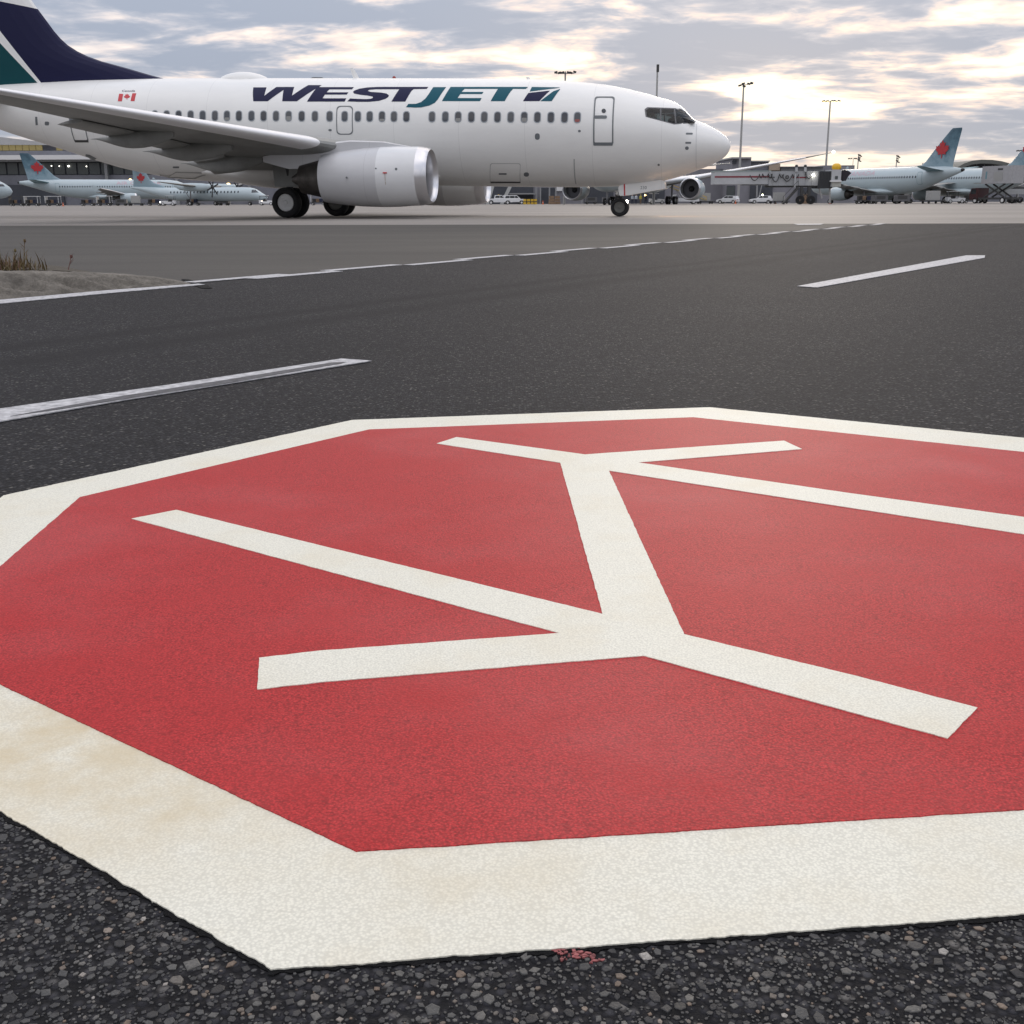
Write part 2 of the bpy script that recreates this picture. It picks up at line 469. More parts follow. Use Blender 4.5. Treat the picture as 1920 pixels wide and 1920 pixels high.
M_FAN = mat('fan_metal', (.05, .05, .055), .4, metal=.8)
M_TYRE = mat('tyre_rubber', (.012, .012, .013), .8, var=.3, vscale=8)
M_RIM = mat('wheel_rim', (.66, .66, .65), .5, var=.12)
M_RIMD = mat('dark_wheel_rim', (.12, .12, .11), .5, metal=.4)
M_STRUT = mat('strut_metal', (.20, .20, .21), .4, metal=.6)
M_STRUTD = mat('dark_strut_metal', (.04, .04, .042), .55, metal=.3)  # strut metal in a darker tone
M_PANE = mat('cabin_window_pane', (.030, .035, .045), .12, spec=.6)
M_PANEF = mat('cabin_window_frame', (.30, .33, .36), .4)
M_SEAM = mat('door_seam', (.14, .155, .165), .5)
M_SEAMD = mat('dark_sill', (.045, .045, .045), .5)
M_BLACK = mat('black_trim', (.012, .012, .013), .45)
M_LAMPW = emit('white_lamp', (1, .95, .82), 14)
M_LAMPY = emit('yellow_lamp', (1, .72, .28), 6)
M_LAMPS = emit('soft_white_lamp', (1, .95, .85), 3.5)
M_LITWIN = emit('lit_window', (.36, .29, .12), .24)
M_STEEL = mat('galvanised_steel', (.36, .36, .35), .5, metal=.5)
M_STEELD = mat('dark_steel', (.055, .055, .055), .55, metal=.3)
M_VWHITE = mat('vehicle_white', (.70, .71, .72), .35, coat=.3, var=.06)
M_VGLASS = mat('vehicle_glass', (.02, .024, .028), .08, spec=.6)
M_YELLOW = mat('safety_yellow', (.62, .40, .03), .5, var=.15)
M_ORANGE = mat('cone_orange', (.60, .12, .03), .5)
M_BROWN = mat('crate_brown', (.22, .145, .09), .8, var=.3)
M_NAVYC = mat('navy_cloth', (.02, .025, .05), .9)
M_SKIN = mat('skin', (.42, .25, .18), .6)
M_SHIRT = mat('pale_shirt', (.60, .66, .72), .8)
M_VEST = mat('yellow_vest', (.55, .50, .08), .8)
M_HAIR = mat('dark_hair', (.02, .015, .012), .7)

def glass_material():
    m = bpy.data.materials.new('cockpit_glass'); m.use_nodes = True
    q = N(m); q.t.nodes.remove(q.t.nodes['Principled BSDF'])
    tr = q.n('ShaderNodeBsdfTransparent'); tr.inputs[0].default_value = (.30, .35, .35, 1)
    gl = q.n('ShaderNodeBsdfGlossy'); gl.inputs['Roughness'].default_value = .04
    fr = q.n('ShaderNodeFresnel'); fr.inputs[0].default_value = 1.45
    mx = q.n('ShaderNodeMixShader'); q.l(fr.outputs[0], mx.inputs[0]); q.l(tr.outputs[0], mx.inputs[1]); q.l(gl.outputs[0], mx.inputs[2])
    q.l(mx.outputs[0], q.t.nodes['Material Output'].inputs[0])
    return m
M_GLASS = glass_material()
# ================================================================== THE SETTING
def sheet(name, poly, z, m, kind='structure'):
    b = MB(); n = len(poly)
    tri = tessellate_polygon([[Vector((x, y, 0)) for x, y in poly]])
    b.add([(x, y, z) for x, y in poly], [tuple(t) for t in tri])
    o = b.build(name, m, fix=False)
    bm = bmesh.new(); bm.from_mesh(o.data)
    for f in bm.faces:
        if f.normal.z < 0: f.normal_flip()
    bm.to_mesh(o.data); bm.free()
    return tag(o, kind=kind)
def xy(u, v, z=0): p = G(u, v, z); return (p.x, p.y)

sheet('ground', [(-4000, -3000), (4000, -3000), (4000, 7000), (-4000, 7000)], -.012, M_GROUND)
sheet('apron', [(-420, 20), (420, 20), (420, 520), (-420, 520)], -.008, M_APRON)
# edge of the darker asphalt shoulder against the concrete apron
sh_l, sh_r = G(0, 423), G(1920, 418.2)
dirv = (sh_r - sh_l).normalized()
far_l, far_r = sh_l - dirv * 120, sh_r + dirv * 120
sheet('asphalt_shoulder', [(-140, -60), (150, -60), (far_r.x, far_r.y), (sh_r.x, sh_r.y), (sh_l.x, sh_l.y), (far_l.x, far_l.y)], -.004, M_SHOULDER)
# the service road runs off to the right; its far edge is the zipper line
E0, E1 = G(365, 537), G(1650, 420)
ed = (E1 - E0).normalized()
en = Vector((ed.y, -ed.x, 0))            # towards the camera side of the road
def along(t, off): p = E0 + ed * t + en * off; return (p.x, p.y)
tmax = (E1 - E0).length
W0 = -60
road = sheet('service_road', [along(W0, -.22), along(tmax, -.22), xy(1930, 419.0), along(tmax + 9, 26), along(W0, 26)], 0, M_ROAD)

# ---- painted lines, each a piece of the road
def strip(name, poly, z, m, parent):
    b = MB(); b.prism(poly, z - .003, z); o = b.build(name, m, parent); return o
edge_pts = [G(-700, 628), G(0, 570.5), G(200, 551), G(385, 534.5)]
edge_back = [G(-700, 618), G(0, 563.5), G(200, 545.5), G(330, 536), G(372, 533)]
strip('edge_line', [(p.x, p.y) for p in edge_pts] + [(p.x, p.y) for p in reversed(edge_back)], .005, M_LINE, road)
# zipper line: two rows of staggered dashes
p_a = G(362, 531); zdir = (G(1642, 421.0) - p_a).normalized(); znor = Vector((zdir.y, -zdir.x, 0))
ztot = (G(1642, 421.0) - p_a).length
zl, zw = 1.08, .125
k = 0; t = 0.0
while t < ztot + 1:
    near = k % 2 == 1
    o0 = .002 if near else -.002 - zw
    q = [p_a + zdir * (t + .02) + znor * o0, p_a + zdir * (t + zl) + znor * o0, p_a + zdir * (t + zl) + znor * (o0 + zw), p_a + zdir * (t + .02) + znor * (o0 + zw)]
    strip('zipper_dash', [(v.x, v.y) for v in q], .005, M_LINE, road)
    t += zl * (.985 if k else .5); k += 1
# centre line dashes
strip('centre_dash', [xy(*p) for p in ((-420, 838), (0, 769), (330, 722), (640, 674.5), (697, 678.5), (600, 694), (230, 753), (0, 793), (-420, 872))], .005, M_LINE, road)
strip('centre_dash', [xy(*p) for p in ((1495, 537.5), (1812, 479.5), (1847, 479.5), (1846, 484), (1532, 540))], .005, M_LINE, road)
strip('tyre_scuff', [xy(*p) for p in ((235, 745), (420, 716), (622, 682.5), (650, 681.5), (640, 684.5), (430, 721), (300, 741), (120, 770), (20, 784), (90, 771))], .0062, mat('scuffed_paint', (.075, .075, .08), .85, var=.5, vscale=40), road)
# black sealed joint at the end of the kerb
strip('sealed_joint', [xy(*p) for p in ((340, 524), (352, 524), (385, 533.5), (398, 541), (380, 541.5), (360, 535))], .004, M_TAR, road)
# faded paint patch lying far out on the road edge
strip('faded_patch', [xy(*p) for p in ((1488, 420), (1545, 419.6), (1538, 421.4), (1496, 421.8))], .0045, M_LINE, road)

# ---- the painted octagon
def rough_outline(poly, step, amp, seed):
    out = []; n = len(poly)
    for i in range(n):
        a, b = Vector((*poly[i], 0)), Vector((*poly[(i + 1) % n], 0)); d = b - a; L = d.length
        # finer steps near the camera
        m_ = (a + b) / 2; dist = max(.7, min((a - Vector((0, 0, 0))).length, (b - Vector((0, 0, 0))).length))
        st = step * max(1, dist / 1.2); k = max(2, int(L / st)); nr = Vector((d.y, -d.x, 0)) / L
        for j in range(k):
            p = a + d * (j / k)
            w = 0 if j == 0 else amp * (noise.noise((p.x * 38, p.y * 38, seed)) + .8 * noise.noise((p.x * 160, p.y * 160, seed + 5)))
            p = p + nr * w; out.append((p.x, p.y))
    return out
def isect(a, b, c, d):
    (x1, y1), (x2, y2), (x3, y3), (x4, y4) = a, b, c, d
    D = (x1 - x2) * (y3 - y4) - (y1 - y2) * (x3 - x4)
    A, B = x1 * y2 - y1 * x2, x3 * y4 - y3 * x4
    return ((A * (x3 - x4) - (x1 - x2) * B) / D, (A * (y3 - y4) - (y1 - y2) * B) / D)
def octagon(A, B1, C1, C, D, Ev, R1, S1):
    """A bottom-left, B1 a point on A's left edge, C1 a point below C, R1 on E's right edge, S1 on A's bottom edge (all in px)"""
    a, b1, c1, c, d, e, r1, s1 = [xy(*p) for p in (A, B1, C1, C, D, Ev, R1, S1)]
    B = isect(a, b1, c, c1)
    cx, cy = (a[0] + e[0]) / 2, (a[1] + e[1]) / 2
    op = lambda p: (2 * cx - p[0], 2 * cy - p[1])
    Fv, H = op(B), op(d)
    # keep the measured directions of the right and bottom edges
    Lr = math.hypot(Fv[0] - e[0], Fv[1] - e[1]); dr = Vector((r1[0] - e[0], r1[1] - e[1], 0)).normalized()
    Fv = (e[0] + dr.x * Lr, e[1] + dr.y * Lr)
    Lb = math.hypot(H[0] - a[0], H[1] - a[1]); db = Vector((s1[0] - a[0], s1[1] - a[1], 0)).normalized()
    H = (a[0] + db.x * Lb, a[1] + db.y * Lb)
    return [a, B, c, d, e, Fv, op(c), H]
inner = octagon((668, 1602), (0, 1287), (0, 1066), (150, 935), (692, 807.5), (1300, 784.5), (1920, 850), (1920, 1523))
outer = octagon((508, 1822), (0, 1523), (-55, 985), (6, 931), (660, 789), (1330, 765), (1920, 822.5), (1920, 1719))
mark = empty('painted_octagon', (0, 0, 0))
tag(mark, 'red octagon with white border and white aircraft symbol painted on the road', 'road marking')
def offset_poly(poly, d):
    cx = sum(p[0] for p in poly) / len(poly); cy = sum(p[1] for p in poly) / len(poly)
    n = len(poly); out = []
    for i in range(n):
        p0, p1, p2 = [Vector((*poly[(i + k) % n], 0)) for k in (-1, 0, 1)]
        e1, e2 = (p1 - p0).normalized(), (p2 - p1).normalized()
        n1, n2 = Vector((e1.y, -e1.x, 0)), Vector((e2.y, -e2.x, 0))
        if n1.dot(p1 - Vector((cx, cy, 0))) < 0: n1, n2 = -n1, -n2
        bis = (n1 + n2).normalized(); out.append(tuple((p1 + bis * d / max(.3, bis.dot(n1))).xy))
    return out
b = MB(); b.prism(rough_outline(offset_poly(outer, .004), .003, .0050, 3), -.001, .0012); b.build('sealer_band', M_TAR, mark)
b = MB(); b.prism(rough_outline(outer, .0026, .0016, 1), -.001, .0024); b.build('white_border', M_WHITE, mark)
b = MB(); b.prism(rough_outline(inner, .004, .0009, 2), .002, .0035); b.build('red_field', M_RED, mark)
sym = [(819, 834.6), (856, 822.6), (1097, 855.4), (1470, 829.4), (1503.6, 845.3), (1196.4, 870.5), (1600, 929.4), (1920, 973.5), (2180, 1011),
       (2175, 1041), (1920, 1006), (1600, 957), (1141.7, 886), (1282.3, 1194.5), (1600, 1272), (1832, 1333), (1776, 1391), (1206.8, 1235),
       (600, 1285), (483, 1298.5), (486, 1239), (600, 1225.5), (1049, 1192.4), (600, 1071.6), (247, 976.5), (331, 960), (600, 1026.8), (1130, 1156.5), (1050.5, 871)]
b = MB(); b.prism(rough_outline([xy(*p) for p in sym], .005, .0009, 4), .003, .0045); b.build('aircraft_symbol', M_WHITE, mark)
# red overspray left on the stones in front of the border
b = MB()
for i in range(70):
    t_ = random.random(); c_ = G(1030 + 90 * t_ + random.gauss(0, 9), 1777 + 22 * t_ + random.gauss(0, 7))
    r_ = random.uniform(.0005, .0020); k_ = random.randint(6, 9)
    b.prism([(c_.x + 1.6 * r_ * random.uniform(.4, 1.3) * math.cos(2 * math.pi * j / k_), c_.y + r_ * random.uniform(.4, 1.3) * math.sin(2 * math.pi * j / k_)) for j in range(k_)], .0005, .0013 + .0006 * random.random())
tag(b.build('paint_spatter', mat('spilt_red_paint', (.26, .075, .075), .7, var=.5, vscale=120), mark), kind='stuff')

# ---- loose and embedded stones of the near asphalt (too many to pick out one by one)
def inside(p, poly):
    x, y = p; c = False; n = len(poly)
    for i in range(n):
        (x1, y1), (x2, y2) = poly[i], poly[(i + 1) % n]
        if (y1 > y) != (y2 > y) and x < (x2 - x1) * (y - y1) / (y2 - y1) + x1: c = not c
    return c
edge_poly = offset_poly(outer, .0045)
grid = {}
sv_, sf_ = [], []
rng = random.Random(11)
def try_stone(x, y, r, tight):
    gx, gy = int(x / .012), int(y / .012)
    for i in range(gx - 2, gx + 3):
        for j in range(gy - 2, gy + 3):
            for (a, b_, rr) in grid.get((i, j), ()):
                if (a - x) ** 2 + (b_ - y) ** 2 < (tight * (rr + r)) ** 2: return False
    grid.setdefault((gx, gy), []).append((x, y, r)); return True
def add_stone(x, y, r):
    o = len(sv_); n = rng.choice((4, 5, 5, 6)); a0 = rng.random() * 6.28
    el, ea = rng.uniform(.62, 1.0), rng.random() * 3.14
    h = .0006 + r * rng.uniform(.04, .16); tx, ty = rng.uniform(-.10, .10), rng.uniform(-.10, .10)
    def pt(rad, a, z):
        px, py = rad * math.cos(a), rad * math.sin(a) * el
        cx_, cy_ = px * math.cos(ea) - py * math.sin(ea), px * math.sin(ea) + py * math.cos(ea)
        return (x + cx_, y + cy_, z + tx * cx_ + ty * cy_)
    rad = [r * rng.uniform(.78, 1.18) for _ in range(n)]
    for i in range(n): sv_.append(pt(rad[i] * 1.08, a0 + 6.283 * i / n, -.002))
    for i in range(n): sv_.append(pt(rad[i] * 1.0, a0 + 6.283 * i / n, h * .7))
    for i in range(n): sv_.append(pt(rad[i] * .80, a0 + 6.283 * i / n, h))
    for i in range(n):
        j = (i + 1) % n
        sf_.append((o + i, o + j, o + n + j, o + n + i)); sf_.append((o + n + i, o + n + j, o + 2 * n + j, o + 2 * n + i))
    sf_.append(tuple(range(o + 2 * n, o + 3 * n)))
for (cnt, r0, r1, tight) in ((900, .0052, .0078, .9), (9000, .0030, .0052, .82), (46000, .0017, .0030, .76), (60000, .0010, .0018, .72)):
    for _ in range(cnt):
        x, y = rng.uniform(-1.0, .95), rng.uniform(.40, 1.42)
        if inside((x, y), edge_poly): continue
        r = rng.uniform(r0, r1)
        if try_stone(x, y, r, tight): add_stone(x, y, r)
b = MB(); b.add(sv_, sf_)
tag(b.build('asphalt_aggregate', M_STONE, fix=False), 'dark crushed stones set in the near asphalt', 'gravel', kind='stuff')

# ---- weathered concrete kerb end
kerb = empty('concrete_kerb', tuple(G(200, 545)))
tag(kerb, 'weathered broken concrete kerb ending beside the white edge line', 'kerb')
K0 = Vector(kerb.location)
rows = []
front = [(-600, 604), (-300, 583), (0, 561), (80, 555), (160, 548), (230, 542), (290, 537.5), (335, 535), (362, 535)]
ridge = [(-600, 520), (-300, 510), (0, 507), (80, 507.5), (160, 509.5), (230, 513), (290, 518.5), (335, 525.5), (360, 533)]
hts = [.145, .14, .138, .122, .102, .079, .048, .018, .003]
def lerp(a, b, t): return a + (b - a) * t
NU, NV = 260, 44
cums = np.linspace(0, len(front) - 1, NU)
verts = []; faces = []
for i, c in enumerate(cums):
    k = min(int(c), len(front) - 2); t = c - k
    fu, fv = lerp(front[k][0], front[k + 1][0], t), lerp(front[k][1], front[k + 1][1], t)
    ru, rv = lerp(ridge[k][0], ridge[k + 1][0], t), lerp(ridge[k][1], ridge[k + 1][1], t)
    h = lerp(hts[k], hts[k + 1], t)
    F = G(fu, fv); Rg = G(ru, rv, h)
    F2 = Vector((F.x, F.y, 0)); R2 = Vector((Rg.x, Rg.y, 0)); back = R2 + (R2 - F2).normalized() * .16
    for j in range(NV):
        w = j / (NV - 1)
        if w < .8:
            a = w / .8; p = F2.lerp(R2, a); z = h * (math.sin(min(1, a * 1.02) * math.pi / 2) ** .72)
        else:
            a = (w - .8) / .2; p = R2.lerp(back, a); z = h * (1 - a) ** .6
        env = min(1, h / .10)
        n1 = noise.noise((p.x * 2.6, p.y * 5.0, 1.3)); n2 = noise.noise((p.x * 9, p.y * 14, 4.1)); n3 = noise.noise((p.x * 30, p.y * 40, 2.2)); n4 = noise.noise((p.x * 75, p.y * 90, 6.2))
        face_ = math.exp(-((w - .30) / .20) ** 2); rough_ = 1 - .75 * (w > .60)
        hollow = max(0, n1 + .18) ** .6
        dz = env * (-.120 * face_ * hollow + rough_ * (.018 * n2 + .010 * n3 + .006 * n4))
        verts.append((p.x - K0.x, p.y - K0.y, max(-.004, z + dz if 0 < j < NV - 1 else -.004)))
for i in range(NU - 1):
    for j in range(NV - 1):
        faces.append((i * NV + j, (i + 1) * NV + j, (i + 1) * NV + j + 1, i * NV + j + 1))
b = MB(); b.add(verts, faces); b.build('kerb_body', M_CONC, kerb, smooth=60)
# soil strip behind the kerb with dry weeds
sp_ = [G(-600, 511, .02), G(-100, 503, .02), G(60, 503, .02), G(130, 506, .02), G(175, 508.5, .02), G(120, 500, .01), G(40, 494, .0), G(-100, 490, 0), G(-600, 490, 0)]
soil = MB(); soil.prism([(p.x, p.y) for p in sp_], -.01, .010); tag(soil.build('soil', M_SOIL), 'dark soil strip behind the kerb', 'soil', kind='stuff')
M_WEED = mat('dry_weed', (.095, .075, .028), .8, var=.5, vscale=9, dirt=(.10, .045, .018))
M_WEEDR = mat('red_weed_stalk', (.12, .05, .04), .8)
b = MB(); rg = random.Random(5)
for i in range(700):
    p = G(rg.triangular(-300, 95, 10), rg.uniform(498, 506), .03); hgt = rg.uniform(.04, .17) * (1 if p.x > -4.5 else .8) * (1.15 - abs(rg.gauss(0, .3)))
    hgt = max(.03, hgt * (.35 if p.x > -3.9 else 1)); lean = Vector((rg.gauss(0, .3), rg.gauss(0, .3), 1)).normalized(); w = rg.uniform(.003, .006)
    side = Vector((lean.y, -lean.x, 0)); side = (side.normalized() if side.length > .01 else Vector((1, 0, 0))) * w
    base = Vector((p.x, p.y, .02)); mid = base + lean * hgt * .6; tip = base + lean * hgt + Vector((lean.x, lean.y, -.1)) * hgt * .35
    b.cur = 1 if rg.random() < .12 else 0
    b.add([base - side, base + side, mid + side * .7, mid - side * .7, tip], [(0, 1, 2, 3), (3, 2, 4)])
tag(b.build('dry_weeds', [M_WEED, M_WEEDR], fix=False), 'dry brown and green weeds growing behind the kerb', 'weeds', kind='stuff')
for (u, v, top) in ((24, 503, 480), (44, 504, 464), (128, 506, 490)):
    st = MB(); a = G(u, v, .03); z_ = .03 + (v - top) / FPX * a.length
    st.tube(a, a + Vector((.03, .02, z_)), .004, .002, 5)
    st.sphere(a + Vector((.03, .02, z_)), .012, 6, 4, (1, 1, 1.6))
    for k in range(5):
        q = a + Vector((.03, .02, z_)) * (.4 + .12 * k); st.tube(q, q + Vector((rg.uniform(-.05, .05), rg.uniform(-.03, .03), .04)), .0025, .001, 4)
    o = st.build('weed_stalk', M_WEEDR if u > 100 else M_WEED)
    tag(o, {24: 'leaning dry weed stalk at the far left above the kerb', 44: 'tallest upright weed stalk with dark seed head behind the kerb', 128: 'lone reddish weed stalk right of the weed clump'}[u], 'weed')
# ================================================================== AIRLINERS
def pchip(tab):
    x = np.array([p[0] for p in tab], float); y = np.array([p[1] for p in tab], float)
    h = np.diff(x); d = np.diff(y) / h; m = np.zeros_like(y); m[0], m[-1] = d[0], d[-1]
    for i in range(1, len(y) - 1):
        if d[i - 1] * d[i] > 0:
            w1, w2 = 2 * h[i] + h[i - 1], h[i] + 2 * h[i - 1]; m[i] = (w1 + w2) / (w1 / d[i - 1] + w2 / d[i])
    def f(s):
        s = min(max(s, x[0]), x[-1]); i = min(int(np.searchsorted(x, s, 'right')) - 1, len(h) - 1); t = (s - x[i]) / h[i]
        return float((2 * t**3 - 3 * t**2 + 1) * y[i] + (t**3 - 2 * t**2 + t) * h[i] * m[i] + (-2 * t**3 + 3 * t**2) * y[i + 1] + (t**3 - t**2) * h[i] * m[i + 1])
    return f
class Hull:                                # local frame: x = -s (nose forward), y left, z up from the ground
    def __init__(s, top, bot, wid, lobe=.469):
        s.top, s.bot, s.wid, s.lobe = pchip(top), pchip(bot), pchip(wid), lobe; s.len = top[-1][0]
    def sec(s, a):
        t, b = s.top(a), s.bot(a); H = t - b; zc = t - s.lobe * H
        return zc, t - zc, zc - b, s.wid(a)
    def y(s, a, z):
        zc, hu, hd, w = s.sec(a); k = (z - zc) / (hu if z > zc else hd) if hu > 0 else 1
        return w * math.sqrt(max(0.0, 1 - min(1, abs(k)) ** 2))
    def ring(s, a, n):
        zc, hu, hd, w = s.sec(a); out = []
        for i in range(n):
            t = 2 * math.pi * i / n; c, q = math.cos(t), math.sin(t)
            out.append((-a, w * c, zc + (hu if q > 0 else hd) * q))
        return out
    def mesh(s, name, m, parent, stations, n=96):
        b = MB(); b.loft([s.ring(a, n) for a in stations]); return b.build(name, m, parent, smooth=40)
    def decal(s, name, polys, m, parent, off=.006, side=-1, dz=.07):
        """thin patches wrapped onto one side of the hull; outlines in (s, z)"""
        bm = bmesh.new()
        for poly in polys:
            vs = [bm.verts.new((a, 0, z)) for a, z in poly]
            for t in tessellate_polygon([[Vector((a, z, 0)) for a, z in poly]]):
                try: bm.faces.new([vs[i] for i in t])
                except ValueError: pass
        zs = [v.co.z for v in bm.verts]; z = min(zs) + dz
        while z < max(zs):
            bmesh.ops.bisect_plane(bm, geom=bm.verts[:] + bm.edges[:] + bm.faces[:], plane_co=(0, 0, z), plane_no=(0, 0, 1)); z += dz
        ss = [v.co.x for v in bm.verts]
        if min(ss) < 6 or max(ss) > 21:
            a = min(ss) + .2
            while a < max(ss):
                bmesh.ops.bisect_plane(bm, geom=bm.verts[:] + bm.edges[:] + bm.faces[:], plane_co=(a, 0, 0), plane_no=(1, 0, 0)); a += .2
        for v in bm.verts:
            a, z = v.co.x, v.co.z; zc, hu, hd, w = s.sec(a); yy = s.y(a, z)
            nz = ((z - zc) / (hu if z > zc else hd) ** 2) if hu else 0; ny = yy / max(w, .01) ** 2
            L = math.hypot(ny, nz) or 1
            v.co = (-a, side * (yy + off * ny / L), z + off * nz / L)
        bm.normal_update()
        for f in bm.faces:
            if f.normal.y * side < 0: f.normal_flip()
        me = bpy.data.meshes.new(name); bm.to_mesh(me); bm.free(); me.materials.append(m)
        o = bpy.data.objects.new(name, me); COL.objects.link(o); o.parent = parent; return o
def rrect(c, w, h, r, k=4):
    out = []
    for sx, sy, a0 in ((1, 1, 0), (-1, 1, 90), (-1, -1, 180), (1, -1, 270)):
        for i in range(k + 1):
            a = R(a0 + 90 * i / k); out.append((c[0] + sx * (w / 2 - r) + r * math.cos(a), c[1] + sy * (h / 2 - r) + r * math.sin(a)))
    return out
def ring_poly(outer_, inner_):            # frame as quads between two equal-count outlines
    n = len(outer_); return [[outer_[i], outer_[(i + 1) % n], inner_[(i + 1) % n], inner_[i]] for i in range(n)]
def foil(n=14, t=.12, camber=.015):
    up, lo = [], []
    for i in range(n + 1):
        x = .5 * (1 - math.cos(math.pi * i / n)); yt = 5 * t * (.2969 * math.sqrt(x) - .126 * x - .3516 * x * x + .2843 * x**3 - .1015 * x**4)
        yc = camber * 4 * x * (1 - x); up.append((x, yc + yt)); lo.append((x, yc - yt))
    return up[::-1] + lo[1:-1]             # from trailing edge over the top to the nose and back beneath
def wing(name, m, parent, secs, side, mats=None):
    """secs: (l, s_le, chord, z_le, thick, twist_rad)"""
    b = MB(); rings = []
    for (l, sl, ch, zl, th, tw) in secs:
        rings.append([(-(sl + x * ch * math.cos(tw) + z * ch * math.sin(tw)), side * l, zl + z * ch * math.cos(tw) - x * ch * math.sin(tw)) for x, z in foil(14, th)])
    b.loft(rings); return b.build(name, m, parent, smooth=30)
def lead_edge(name, m, parent, secs, side, x1=.09, grow=.012):
    """bright slat skin wrapped a little proud of the wing nose"""
    b = MB(); rings = []
    for (l, sl, ch, zl, th, tw) in secs:
        f = [p for p in foil(28, th) if p[0] <= x1]; up = [p for p in f if p[1] >= 0]
        r = [(-(sl + (x - grow) * ch * math.cos(tw)), side * l, zl + z * 1.03 * ch - x * ch * math.sin(tw)) for x, z in f]
        rings.append(r)
    b.loft(rings); return b.build(name, m, parent, smooth=50)
def fin_mesh(name, mats, parent, levels, cuts=None, n=12):
    """levels: (z, s_le, s_te, half_thickness)"""
    b = MB(); rings = []
    for (z, a, c, ht) in levels:
        r = []
        for i in range(2 * n):
            t = math.pi * i / n; x = .5 * (1 - math.cos(t)); y = ht * (1.0 if i < n else -1.0) * (math.sin(math.pi * x ** .6) ** .8 if 0 < x < 1 else 0)
            r.append((-(a + (c - a) * x), y, z))
        rings.append(r)
    b.loft(rings)
    o = b.build(name, mats, parent)
    if cuts:
        bm = bmesh.new(); bm.from_mesh(o.data)
        for (p0, p1) in cuts:
            d = Vector((-(p1[0] - p0[0]), 0, p1[1] - p0[1]))
            bmesh.ops.bisect_plane(bm, geom=bm.verts[:] + bm.edges[:] + bm.faces[:], plane_co=(-p0[0], 0, p0[1]), plane_no=(d.z, 0, -d.x))
        bm.to_mesh(o.data); bm.free()
    return o
def wheel(name, parent, c, r, w, rim_m, rim_r=.52, n=28, side=-1):
    b = MB(); h = w / 2
    prof = [(-h * .55, r * rim_r), (-h * .92, r * (rim_r + .1)), (-h, r * .80), (-h * .82, r * .94), (-h * .45, r * .995), (0, r), (h * .45, r * .995), (h * .82, r * .94), (h, r * .80), (h * .92, r * (rim_r + .1)), (h * .55, r * rim_r)]
    b.lathe(prof, c, (0, 1, 0), n)
    wroot = b.build(name, M_TYRE, parent, smooth=40)
    b = MB(); b.lathe([(-h * .56, r * (rim_r + .02)), (-h * .66, r * rim_r * .94), (-h * .58, r * rim_r * .84), (-h * .62, r * .16), (-h * .74, r * .12), (-h * .74, .005), (h * .74, .005), (h * .62, r * .16), (h * .58, r * rim_r * .84), (h * .62, r * rim_r * .92), (h * .56, r * (rim_r + .02))], c, (0, 1, 0), n)
    b.build('rim', rim_m, wroot, smooth=30)
    return wroot
def engine(parent, c_front, L, r_max, r_lip, m_front, m_rear, pyl=None, n=40, droop=.04, fan=True, split=.45):
    """c_front: centre of inlet plane (local)"""
    cf = Vector(c_front); ax = Vector((-1, 0, -droop * .4)).normalized()
    eng = MB()
    P = lambda prof, m, nm, par, sm=35: (lambda bb: bb.build(nm, m, par, smooth=sm))(MB().lathe(prof, cf, ax, n))
    cowl = P([(.10 * L, r_lip * 1.09), (.18 * L, r_max * .975), (.30 * L, r_max), (split * L, r_max)], m_front, 'engine_cowl', parent)
    P([(split * L, r_max * 1.0), (.65 * L, r_max * .965), (.82 * L, r_max * .90), (L, r_max * .80), (L * .995, r_max * .76), (.8 * L, r_max * .78)], m_rear, 'fan_duct', cowl)
    P([(.10 * L, r_lip * 1.09), (.05 * L, r_lip * 1.06), (.015 * L, r_lip * 1.02), (0, r_lip * .97), (.015 * L, r_lip * .915), (.05 * L, r_lip * .88), (.12 * L, r_lip * .86)], M_LIP, 'inlet_lip', cowl)
    P([(.12 * L, r_lip * .86), (.30 * L, r_lip * .90)], M_GREYD, 'inlet_duct', cowl)
    b = MB(); b.lathe([(.30 * L, r_lip * .90), (.31 * L, .02)], cf, ax, n); b.build('fan', M_FAN, cowl)
    b = MB(); b.lathe([(.16 * L, .01), (.2 * L, r_lip * .12), (.305 * L, r_lip * .3)], cf, ax, 20); b.build('spinner', M_DARK, cowl, smooth=30)
    P([(.84 * L, r_max * .70), (1.0 * L, r_max * .66), (1.16 * L, r_max * .53), (1.22 * L, r_max * .48), (1.2 * L, r_max * .42)], M_CORE, 'core_nozzle', cowl)
    P([(1.1 * L, r_max * .40), (1.22 * L, r_max * .30), (1.31 * L, r_max * .10), (1.32 * L, .01)], M_CORE, 'exhaust_cone', cowl)
    if pyl:
        b = MB(); b.loft([[(x, cf.y + s_ * w_, z) for (x, z, w_, s_) in ring] for ring in pyl]); b.build('engine_pylon', m_rear, parent, smooth=40)
    return cowl

